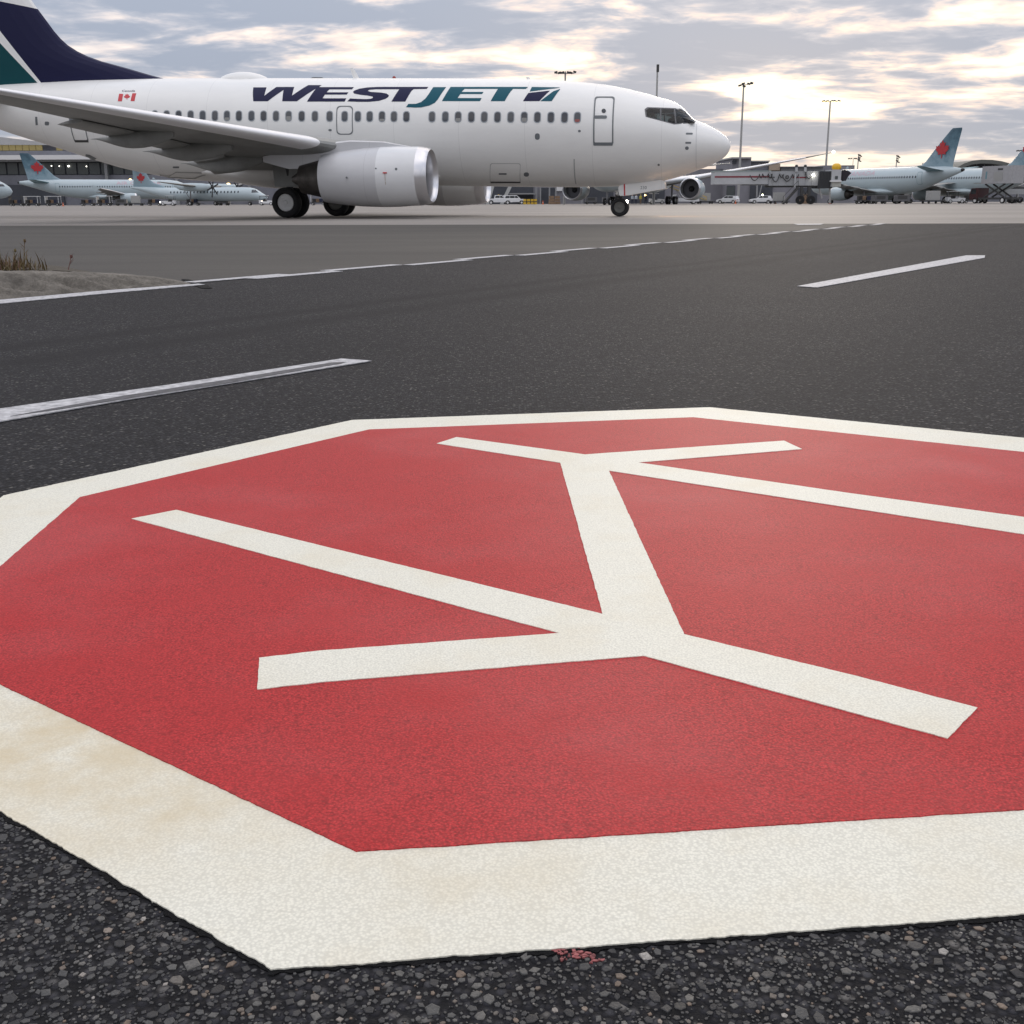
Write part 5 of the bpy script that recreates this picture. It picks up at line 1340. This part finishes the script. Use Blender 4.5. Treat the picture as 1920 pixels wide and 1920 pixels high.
# ================================================================== JET BRIDGE
jb = empty('jet_bridge', tuple(AT(1500, 381, 172).xy) + (-.008,)); tag(jb, 'grey jet bridge with red stripe and hanging cables reaching the leaf-tailed jet', 'jet bridge'); off = -Vector(jb.location)
M_JB = mat('bridge_panel', (.34, .35, .36), .6, var=.12, vscale=.8); M_JB2 = mat('bridge_panel_pale', (.42, .43, .44), .6, var=.1, vscale=.8)
M_STRIPE = mat('dull_red_stripe', (.20, .028, .04), .6); M_CORR = mat('dark_corrugation', (.045, .05, .06), .6)
YB = 172
sub(BX('inner_tunnel', 1340, 322, 1446, 345.5, YB, 3.2, M_JB2, jb)); sub(BX('outer_tunnel', 1442, 321, 1534, 348, YB - .25, 3.7, M_JB, jb))
sub(BX('roof_rail', 1340, 320, 1446, 322, YB - .05, 3.4, mat('green_grey_rail', (.27, .32, .31), .6), jb)); sub(BX('under_beam', 1442, 348.2, 1534, 351, YB, 3, M_STEELD, jb)); sub(BX('under_beam', 1396, 345.6, 1442, 347, YB + .2, 2.8, M_WALLL, jb))
sub(BX('red_stripe', 1340, 330, 1443, 333, YB - .03, .02, M_STRIPE, jb)); sub(BX('red_stripe', 1485, 331.5, 1511.5, 334, YB - .28, .02, M_STRIPE, jb)); sub(BX('red_stripe', 1442.5, 331.3, 1452.5, 333.6, YB - .28, .02, M_STEELD, jb))
for i in range(7): sub(BX('panel_rib', 1449 + 12.3 * i, 321.5, 1449.5 + 12.3 * i, 347.6, YB - .32, .06, M_JB2, jb))
# festooned cables
for k_, (u0, u1, vt, vl) in enumerate(((1406, 1424, 328, 338.5), (1424, 1430, 326, 334), (1430, 1441, 325.5, 333), (1441, 1448, 326, 334), (1446, 1462, 326, 341), (1462, 1470, 326, 333), (1466, 1486, 327, 340), (1486, 1498, 327, 333), (1510, 1524, 325, 335))):
    pts_ = [AT(lerp(u0, u1, x / 8), vt + (vl - vt) * (1 - (2 * x / 8 - 1) ** 2), YB - .5) for x in range(9)]
    b = MB(); b.path(pts_, .07, 5); sub(b.build('cable_loop', M_STEELD, jb))
b = MB(); c = AT(1476, 332, YB - .4); b.lathe([(0, .28), (.05, .28), (.05, .14), (0, .14), (0, .28)], c, (0, -1, 0), 14); sub(b.build('cable_reel', M_STEELD, jb))
for u in (1493.5, 1510):
    b = MB(); b.bar(AT(u, 311, YB - .4), AT(u, 322, YB - .4), .3, .3); sub(b.build('roof_post', M_JB2, jb)); b = MB(); b.sphere(AT(u, 311.5, YB - .4), .24, 8, 6); sub(b.build('roof_lamp', M_STEELD, jb))
b = MB(); b.bar(AT(1491, 326, YB - .5), AT(1490, 352, YB - .5), .3, .2); sub(b.build('vertical_post', M_JB2, jb)); b = MB(); b.bar(AT(1511.5, 322, YB - .5), AT(1511.5, 336, YB - .5), .12, .12); sub(b.build('vertical_post', M_STEELD, jb))
b = MB(); b.sphere(AT(1525, 328.5, YB - .6), .2, 8, 6); sub(b.build('work_lamp', M_LAMPW, jb))
sub(BX('rotunda', 1535, 321, 1561, 353, YB - .6, 4.4, M_CORR, jb))
for i in range(9): sub(BX('corrugation', 1536 + 2.8 * i, 321.5, 1537 + 2.8 * i, 352.5, YB - .72, .1, M_STEELD, jb))
sub(BX('cab', 1559, 318, 1577, 350, YB - .9, 3.6, M_JB2, jb)); sub(BX('cab_window', 1566, 330, 1571, 336, YB - 1.0, .08, M_GLZ, jb)); sub(BX('cab_platform', 1558, 338, 1578, 341, YB - 1.4, 4.2, M_FASCIA, jb)); sub(BX('cab_base', 1560, 341, 1577, 350, YB - 1.1, 3.4, mat('cab_cream', (.42, .42, .38), .6), jb))
b = MB(); hp = [(1577, 320), (1582, 318.5), (1590, 321), (1594, 325), (1589, 330), (1584, 339), (1577, 340)]
hp = [AT(u, v, YB) for u, v in hp]; b.slab([(p_.x, p_.z) for p_ in hp], YB - .6, YB + 3); sub(b.build('bellows_hood', mat('black_bellows', (.02, .017, .022), .8), jb))
b = MB(); c = AT(1568.5, 313.5, YB); b.sphere(c, .68, 12, 8, (1.05, .8, .85)); sub(b.build('yellow_beacon_dome', mat('amber_dome', (.72, .42, .02), .4), jb, smooth=40)); b = MB(); b.tube((c.x, c.y, c.z - .9), (c.x, c.y, c.z - .3), .3, .3, 10); sub(b.build('beacon_foot', M_STEEL, jb))
# drive column, wheels and service stair
b = MB(); b.bar(AT(1503, 350, YB), AT(1503, 376, YB), .4, .4); b.bar(AT(1517, 350, YB), AT(1517, 376, YB), .4, .4); b.bar(AT(1503, 354, YB), AT(1517, 372, YB), .12, .12); b.bar(AT(1517, 354, YB), AT(1503, 372, YB), .12, .12); sub(b.build('drive_column', M_STEELD, jb))
for u in (1500, 1520): b = MB(); c = AT(u, 375.5, YB); b.lathe([(-.25, .2), (-.25, .62), (.25, .62), (.25, .2)], (c.x, c.y, .62), (0, 1, 0), 18); sub(b.build('drive_wheel', M_TYRE, jb))
b = MB(); a, c = AT(1468, 382, YB - 1), AT(1496, 352, YB - 1); b.bar(a, c, .9, .25)
b.bar(a + Vector((0, 0, 1)), c + Vector((0, 0, 1)), .06, .06); b.bar(a, a + Vector((0, 0, 1)), .06, .06); b.bar(c, c + Vector((0, 0, 1)), .06, .06); sub(b.build('service_stair', M_STEELD, jb))
b = MB(); b.bar(AT(1536, 353, YB), AT(1541, 372, YB), .2, .2); b.bar(AT(1556, 353, YB), AT(1556, 381, YB), .2, .2); sub(b.build('support_leg', M_STEEL, jb))
# a second bridge reaching in from the right edge
j2 = empty('jet_bridge', tuple(AT(1925, 381, 196).xy) + (-.008,)); tag(j2, 'pale jet bridge on black-wheeled legs at the right edge of the frame', 'jet bridge'); off = -Vector(j2.location)
sub(BX('tunnel', 1886, 354, 2060, 364, 196, 3, M_JB2, j2)); sub(BX('roof_rail', 1900, 351, 2060, 354, 196.2, 2.6, M_STEELD, j2)); sub(BX('leg', 1886, 364, 1888.5, 381, 196.5, .3, M_JB2, j2, 0)); sub(BX('leg', 1906, 364, 1908, 381, 196.5, .3, M_JB2, j2, 0))
for u in (1894, 1901, 1912): b = MB(); c = AT(u, 376, 196.5); b.lathe([(-.2, .2), (-.2, .5), (.2, .5), (.2, .2)], (c.x, c.y, .5), (0, 1, 0), 16); sub(b.build('wheel', M_TYRE, j2))
# bridge pylon with two sloping braces under the belly
bp_ = empty('bridge_pylon', tuple(AT(935, 383, 245).xy) + (-.008,)); tag(bp_, 'pair of pale sloping bridge supports behind the white pickup truck', 'support'); off = -Vector(bp_.location)
for (p0, p1) in (((914, 384), (926, 340)), ((940, 384), (962, 338))): b = MB(); b.bar(AT(*p0, 245), AT(*p1, 245), .7, .7); sub(b.build('brace', mat('pale_steel', (.40, .41, .40), .6), bp_))

# ================================================================== VEHICLES
def veh(name, u, Y, head, label, cat, builder, group=None):
    c = AT(u, 381, Y); t = empty(name, (c.x, c.y, -.008), head); tag(t, label, cat, group); builder(t); return t
def car_wheels(t, xs, w, r=.34, wd=.22):
    for x in xs:
        for sd in (-1, 1): wheel('wheel', t, (x, sd * (w / 2 - wd / 2), r), r, wd, M_RIM, .6, 18)
def glass_side(t, polys, w):
    for sd in (-1, 1):
        for p in polys: b = MB(); b.slab(p, sd * w, sd * (w + .012)); b.build('side_window', M_VGLASS, t)
def lamps(t, xf, xr, w, z):
    for sd in (-1, 1):
        b = MB(); b.box((xf, sd * (w / 2 - .2), z), (.06, .3, .14)); b.build('headlight', M_FASCIA, t)
        b = MB(); b.box((xr, sd * (w / 2 - .15), z + .1), (.06, .2, .2)); b.build('tail_light', M_STRIPE, t)
def pickup(t):
    b = MB(); b.slab([(2.75, .42), (2.8, .85), (2.65, 1.05), (1.35, 1.14), (-2.8, 1.14), (-2.85, .5), (-2.0, .42), (-1.9, .72), (-1.5, .85), (-1.1, .72), (-1.0, .42), (1.3, .42), (1.4, .72), (1.8, .85), (2.2, .72), (2.3, .42)], -.95, .95); b.build('body', M_VWHITE, t)
    b = MB(); b.loft([[(1.45, y, 1.13), (-.9, y, 1.13), (-.75, y * .86, 1.78), (.55, y * .86, 1.80)] for y in (-.92, .92)]); b.build('cab', M_VWHITE, t)
    glass_side(t, [[(1.2, 1.18), (.3, 1.18), (.3, 1.66), (.6, 1.68)], [(.22, 1.18), (-.7, 1.18), (-.6, 1.66), (.22, 1.66)]], .885)
    b = MB(); b.loft([[(1.49, y, 1.2), (.66, y * .9, 1.74), (.62, y * .9, 1.74), (1.40, y, 1.2)] for y in (-.8, .8)]); b.build('windscreen', M_VGLASS, t)
    b = MB(); b.box((-1.85, 0, 1.152), (1.7, 1.6, .02)); b.build('load_bed', M_BLACK, t); car_wheels(t, (1.8, -1.5), 1.9, .38, .26); lamps(t, 2.78, -2.84, 1.9, .85)
    b = MB(); b.box((.0, 0, 1.86), (.25, 1.0, .1)); b.build('light_bar', M_YELLOW, t)
def hatch(t, beacon=True):
    b = MB(); b.slab([(2.1, .35), (2.15, .7), (1.6, .88), (1.0, .95), (-1.85, 1.0), (-2.1, .9), (-2.1, .4), (-1.7, .35), (-1.6, .6), (-1.3, .7), (-1.0, .6), (-.9, .35), (.95, .35), (1.05, .6), (1.35, .7), (1.65, .6), (1.75, .35)], -.86, .86); b.build('body', M_VWHITE, t)
    b = MB(); b.loft([[(1.05, y, .94), (-1.9, y, .98), (-1.75, y * .84, 1.45), (.2, y * .84, 1.50)] for y in (-.84, .84)]); b.build('cabin', M_VWHITE, t)
    glass_side(t, [[(.8, .99), (-.2, .99), (-.2, 1.40), (.2, 1.41)], [(-.28, .99), (-1.2, .99), (-1.2, 1.39), (-.28, 1.40)]], .80)
    b = MB(); b.loft([[(1.08, y, .99), (.3, y * .88, 1.45), (.24, y * .88, 1.45), (1.0, y, .99)] for y in (-.74, .74)]); b.build('windscreen', M_VGLASS, t)
    car_wheels(t, (1.35, -1.3), 1.72, .31, .2); lamps(t, 2.1, -2.1, 1.72, .66)
    if beacon: b = MB(); b.sphere((-.3, 0, 1.62), .17, 10, 6); b.build('beacon', emit('green_white_beacon', (.95, 1, .6), 8), t)
def suv(t):
    b = MB(); b.slab([(2.3, .45), (2.35, .9), (2.2, 1.05), (-2.3, 1.1), (-2.35, .5), (-1.9, .45), (-1.8, .7), (-1.4, .8), (-1.0, .7), (-.9, .45), (1.0, .45), (1.1, .7), (1.5, .8), (1.9, .7), (2.0, .45)], -.95, .95); b.build('body', M_VWHITE, t)
    b = MB(); b.loft([[(1.3, y, 1.08), (-2.28, y, 1.08), (-2.1, y * .86, 1.78), (.5, y * .86, 1.80)] for y in (-.93, .93)]); b.build('cabin', M_VWHITE, t)
    glass_side(t, [[(1.0, 1.15), (.1, 1.15), (.1, 1.66), (.5, 1.67)], [(.02, 1.15), (-.95, 1.15), (-.95, 1.66), (.02, 1.66)], [(-1.03, 1.15), (-1.95, 1.15), (-1.85, 1.65), (-1.03, 1.66)]], .89); car_wheels(t, (1.5, -1.4), 1.9, .36, .24); lamps(t, 2.33, -2.34, 1.9, .85)
    b = MB(); b.loft([[(1.33, y, 1.14), (.6, y * .9, 1.74), (.56, y * .9, 1.74), (1.25, y, 1.14)] for y in (-.8, .8)]); b.build('windscreen', M_VGLASS, t)
def belt_loader(t):
    b = MB(); b.slab([(2.6, .45), (2.6, 1.0), (1.2, 1.05), (-2.6, .95), (-2.6, .45)], -.9, .9); b.build('chassis', M_VWHITE, t)
    car_wheels(t, (1.7, -1.6), 1.8, .40, .26)
    b = MB(); b.bar((-4.0, .1, .7), (3.2, .1, 3.1), .9, .22); b.build('conveyor_belt', mat('belt_yellow', (.36, .30, .16), .6, var=.2), t)
    for sd in (-1, 1): b = MB(); b.bar((-4.0, .1 + sd * .48, 1.25), (3.2, .1 + sd * .48, 3.65), .05, .05); b.bar((3.2, .1 + sd * .48, 3.1), (3.2, .1 + sd * .48, 3.65), .05, .05); b.bar((-4.0, .1 + sd * .48, .7), (-4.0, .1 + sd * .48, 1.25), .05, .05); b.build('hand_rail', M_YELLOW, t)
    b = MB(); b.box((1.9, -.55, 1.35), (.9, .6, .7)); b.build('driver_cab', M_VWHITE, t); b = MB(); b.box((2.0, -.87, 1.5), (.6, .02, .35)); b.build('side_window', M_VGLASS, t)
    b = MB(); b.tube((.6, .1, .95), (1.6, .1, 2.5), .08, .08, 8); b.build('lift_ram', M_STEEL, t)
def tug(t):
    b = MB(); b.slab([(1.4, .35), (1.45, .85), (.3, .95), (.2, .75), (-.9, .75), (-1.0, 1.0), (-1.4, 1.0), (-1.4, .35)], -.65, .65); b.build('body', M_VWHITE, t); car_wheels(t, (.95, -.95), 1.35, .32, .22)
    b = MB(); b.box((-.35, 0, 1.0), (.45, .8, .45)); b.build('seat', M_BLACK, t)
    b = MB()
    for x in (.25, -1.2):
        for y in (-.58, .58): b.bar((x, y, .8), (x, y, 1.85), .05, .05)
    b.build('roof_posts', M_STEELD, t); b = MB(); b.box((-.48, 0, 1.88), (1.65, 1.3, .07)); b.build('roof', M_VWHITE, t)
def cart(t, cover=M_VWHITE, roof=True):
    b = MB(); b.box((0, 0, .5), (2.8, 1.5, .14)); b.build('platform', M_STEELD, t)
    for x in (-1, 1):
        for sd in (-1, 1): wheel('wheel', t, (x, sd * .6, .24), .24, .16, M_RIM, .5, 12)
    b = MB(); b.bar((1.4, 0, .45), (2.3, 0, .35), .08, .08); b.build('tow_bar', M_STEELD, t)
    if roof:
        b = MB()
        for x in (-1.35, 1.35):
            for y in (-.7, .7): b.bar((x, y, .5), (x, y, 1.85), .06, .06)
        b.build('frame_posts', cover, t); b = MB(); b.box((0, 0, 1.9), (2.9, 1.6, .08)); b.build('roof', cover, t); b = MB(); b.box((-1.36, 0, 1.2), (.04, 1.45, 1.3)); b.build('end_panel', cover, t)
    for i, (x, y, m_) in enumerate(((-.8, -.2, M_BLACK), (-.1, .2, M_BROWN), (.6, -.1, M_NAVYC))):
        b = MB(); b.box((x, y, .57 + .32 + .02), (.6, .95, .64)); b.build('suitcase_stack', m_, t)
def catering(t):
    b = MB(); b.slab([(-4.2, .6), (4.3, .6), (4.3, .9), (-4.2, .9)], -1.0, 1.0); b.build('chassis', M_STEELD, t); car_wheels(t, (3.2, -2.4), 2.3, .48, .3)
    b = MB(); b.slab([(4.4, .6), (4.5, 1.3), (4.1, 2.3), (2.7, 2.35), (2.7, .6)], -1.1, 1.1); b.build('cab', mat('dark_maroon', (.05, .012, .014), .5), t)
    for sd in (-1, 1): b = MB(); b.slab([(4.2, 1.45), (4.0, 2.15), (3.1, 2.15), (3.1, 1.45)], sd * 1.1, sd * 1.12); b.build('side_window', M_VGLASS, t)
    for sd in (-1, 1):
        b = MB(); b.bar((-2.4, sd * .8, .95), (1.6, sd * .8, 2.9), .16, .22); b.bar((1.6, sd * .8, .95), (-2.4, sd * .8, 2.9), .16, .22); b.build('scissor_lift', M_STEELD, t)
    b = MB(); b.box((-.9, 0, 4.25), (6.2, 2.3, 2.6)); bx_ = b.build('cargo_box', mat('catering_box', (.33, .33, .34), .6, var=.1), t)
    for sd in (-1, 1):
        b = MB(); b.box((-1.2, sd * 1.16, 4.0), (1.8, .02, 1.3)); b.build('roller_door', M_STEEL, bx_); b = MB(); b.box((-1.5, sd * 1.16, 5.05), (1.0, .02, .28)); b.build('emblem', M_STEELD, bx_); b = MB(); b.box((1.25, sd * 1.16, 4.2), (.3, .02, 1.1)); b.build('vertical_mark', M_MINTD, bx_)
    b = MB(); b.box((3.0, 0, 3.05), (1.6, 2.2, .12)); b.build('front_platform', M_STEEL, t)
def barrel(t):
    b = MB(); b.lathe([(0, .28), (.1, .30), (.5, .285), (.9, .30), (1.0, .28)], (0, 0, 0), (0, 0, 1), 14, True, True); b.build('barrel_body', M_YELLOW, t); b = MB(); b.lathe([(.42, .292), (.44, .3), (.56, .3), (.58, .292)], (0, 0, 0), (0, 0, 1), 14); b.build('band', M_STEELD, t)
def cone(t):
    b = MB(); b.lathe([(0, .16), (.7, .03)], (0, 0, .03), (0, 0, 1), 12, True, True); b.build('cone_body', M_ORANGE, t); b = MB(); b.box((0, 0, .02), (.42, .42, .04)); b.build('base', M_ORANGE, t); b = MB(); b.lathe([(.3, .105), (.45, .075)], (0, 0, .03), (0, 0, 1), 12); b.build('white_band', M_FASCIA, t)
def crates(t):
    for i in range(3):
        b = MB(); b.box((0, 0, .28 + .55 * i), (1.2 - .1 * i, 1.0, .5)); b.build('crate', M_BROWN, t)
    b = MB(); b.box((0, 0, .03), (1.3, 1.1, .06)); b.build('pallet', M_BROWN, t)
veh('pickup_truck', 935, 232, 0, 'white crew-cab pickup truck parked under the belly of the white airliner', 'truck', pickup)
veh('parked_suv', 963, 240, R(12), 'white van-like car partly hidden behind the white pickup', 'car', suv)
veh('parked_car', 1426, 224, R(180), 'white hatchback with lit roof beacon parked under the jet bridge', 'car', hatch)
veh('parked_car', 1365, 226, R(150), 'white car beside an orange cone left of the grey terminal wall', 'car', lambda t: hatch(t, False))
veh('belt_loader', 1283, 214, R(180), 'white belt loader with raised yellow conveyor behind the nose wheel', 'belt loader', belt_loader)
veh('baggage_tug', 1231, 216, 0, 'small white roofed tug between the ground crew and the belt loader', 'tug', tug)
veh('catering_truck', 1866, 180, R(112), 'high-lift catering truck with raised grey box before the right-hand mint jet', 'truck', catering)
veh('crate_stack', 1506, 200, 0, 'stack of brown crates on a pallet under the jet bridge drive column', 'crates', crates)
veh('crate_stack', 1034, 236, 0, 'brown crate stack left of the wide-body engine, under the airliner belly', 'crates', crates)
veh('crate_stack', 1045, 238, 0, 'brown crate stack closest to the left wide-body engine', 'crates', crates)
for u, lab in ((984, 'yellow barrel nearest the white pickup truck'), (991, 'second yellow barrel from the white pickup'), (998, 'third yellow barrel from the white pickup'), (1004, 'yellow barrel farthest from the white pickup')):
    veh('yellow_barrel', u, 228 + (u % 3), 0, lab, 'barrel', barrel, 'yellow barrels under the airliner belly')
veh('traffic_cone', 1379, 222, 0, 'orange traffic cone beside the white car near the grey terminal', 'cone', cone)
carts = [(32, 'baggage cart at far left below the jet nose', 0, M_STEELD, True), (61, 'white-framed baggage cart left of the mint jet tail', 0, M_VWHITE, True), (100, 'white baggage cart right under the tail of the left mint jet', 0, M_VWHITE, True), (165, 'open baggage cart under the rear belly of the left mint jet', 0, M_VWHITE, False), (196, 'white covered cart below the wing of the left mint jet', 0, M_VWHITE, True),
         (290, 'dark baggage cart under the turboprop tail', 0, M_STEELD, False), (362, 'pale low cart under the middle of the turboprop', 0, M_VWHITE, False), (597, 'white baggage cart seen between the main wheels of the white airliner', 0, M_VWHITE, True), (644, 'second white cart right of the first, between the main wheels', 0, M_VWHITE, True)]
for u, lab, hd, mm, rf in carts:
    veh('baggage_cart', u, 236 if u < 500 else 226, hd, lab, 'cart', lambda t, mm=mm, rf=rf: cart(t, mm, rf), 'baggage carts on the apron')
veh('baggage_tug', 500, 232, 0, 'white and red roofed tug beside the turboprop nose', 'tug', tug)
veh('baggage_tug', 316, 228, R(180), 'tug with two bright headlights under the turboprop', 'tug', lambda t: (tug(t), [MB().sphere((1.46, y, .7), .13, 8, 6).build('headlight', M_LAMPW, t) for y in (-.5, .5)]))
veh('baggage_tug', 1790, 190, 0, 'white tug under the belly of the jet behind the catering truck', 'tug', tug)
veh('baggage_cart', 1820, 192, 0, 'open cart towed behind the catering truck, under the right-hand jet', 'cart', lambda t: cart(t, M_VWHITE, False), 'baggage carts on the apron')
veh('baggage_cart', 1620, 186, 0, 'dark cart between the engine and wheels of the leaf-tailed jet', 'cart', lambda t: cart(t, M_STEELD, False), 'baggage carts on the apron')
# ground crew by the nose wheel
for (u, lab, sh, tr, ht, st) in ((1185.5, 'ground worker in pale shirt and navy trousers, left of the pair', M_SHIRT, M_NAVYC, M_HAIR, .05), (1192.5, 'ground worker in pale shirt standing second from the nose wheel', M_SHIRT, M_NAVYC, M_HAIR, -.06), (1201, 'ground worker in a yellow safety vest behind the nose wheel', M_VEST, M_BROWN, M_VEST, .03), (1210.5, 'ground worker in dark navy clothes, rightmost of the crew', M_NAVYC, M_NAVYC, M_HAIR, .08)):
    c = AT(u, 381, 212); person((c.x, c.y, -.008), R(random.uniform(-60, 60)), lab, sh, tr, ht, 0, st)
c = AT(1210, 366, 214); wl_ = empty('work_light', (c.x, c.y, -.008)); tag(wl_, 'bright yellow work light on a stand behind the nose gear door', 'lamp')
b = MB(); b.tube((0, 0, 0), (0, 0, c.z), .04, .04, 6); b.build('stand', M_STEELD, wl_); b = MB(); b.sphere((0, -.1, c.z), .2, 8, 6); b.build('lamp', M_LAMPY, wl_)

# more apron clutter, each its own thing
def gpu(t):
    b = MB(); b.box((0, 0, .85), (2.2, 1.3, .9)); b.build('engine_box', mat('equipment_grey', (.10, .10, .105), .6, var=.2), t)
    for x in (-.75, .75):
        for sd in (-1, 1): wheel('wheel', t, (x, sd * .5, .25), .25, .16, M_RIMD, .5, 12)
    b = MB(); b.box((0, -.66, .95), (1.4, .02, .5)); b.build('grille', M_STEELD, t); b = MB(); b.bar((1.1, 0, .45), (2.0, 0, .3), .07, .07); b.build('tow_bar', M_STEELD, t)
def dolly(t):
    b = MB(); b.box((0, 0, .45), (3.2, 2.2, .14)); b.build('deck', M_STEELD, t)
    for x in (-1.1, 1.1):
        for sd in (-1, 1): wheel('wheel', t, (x, sd * .9, .2), .2, .14, M_RIMD, .5, 12)
    b = MB(); b.prism([(-.8, -.75), (.8, -.75), (.8, .75), (-.8, .75)], .53, 1.95); b.build('container', mat('dull_aluminium', (.36, .36, .35), .5, var=.2), t)
    b = MB(); b.box((0, -.76, 1.2), (1.4, .02, 1.2)); b.build('container_door', M_STEEL, t)
for u_, Y_, lab, fn, nm, ct in ((1648, 183, 'dark ground power cart under the wing of the leaf-tailed jet', gpu, 'power_cart', 'power cart'), (1690, 178, 'dark ground power cart below the tail of the leaf-tailed jet', gpu, 'power_cart', 'power cart'), (1748, 182, 'container dolly just left of the white tug under the right-hand jet', dolly, 'container_dolly', 'dolly'),
        (1108, 222, 'dark ground power cart left of the nose wheel of the white airliner', gpu, 'power_cart', 'power cart'), (1140, 226, 'dark ground power cart touching the nose wheel in the picture', gpu, 'power_cart', 'power cart'), (1322, 216, 'silver container dolly right of the belt loader', dolly, 'container_dolly', 'dolly'), (1460, 204, 'silver container dolly between the hatchback and the bridge stair', dolly, 'container_dolly', 'dolly'),
        (228, 238, 'dark ground power cart under the engine of the left mint jet', gpu, 'power_cart', 'power cart'), (255, 232, 'silver container dolly left of the turboprop tail', dolly, 'container_dolly', 'dolly'), (420, 236, 'dark ground power cart under the turboprop nose', gpu, 'power_cart', 'power cart'), (545, 240, 'dark ground power cart behind the near main wheels', gpu, 'power_cart', 'power cart'), (880, 236, 'dark ground power cart left of the white pickup truck', gpu, 'power_cart', 'power cart')):
    veh(nm, u_, Y_, R(random.uniform(-12, 12)), lab, ct, fn)
for u_, lab in ((1454, 'orange cone right of the hatchback with the beacon'), (1556, 'orange cone below the jet bridge cab'), (1018, 'orange cone beside the yellow barrels'), (118, 'orange cone under the rear of the left mint jet')):
    veh('traffic_cone', u_, 205 if u_ > 1200 else 226, 0, lab, 'cone', cone)
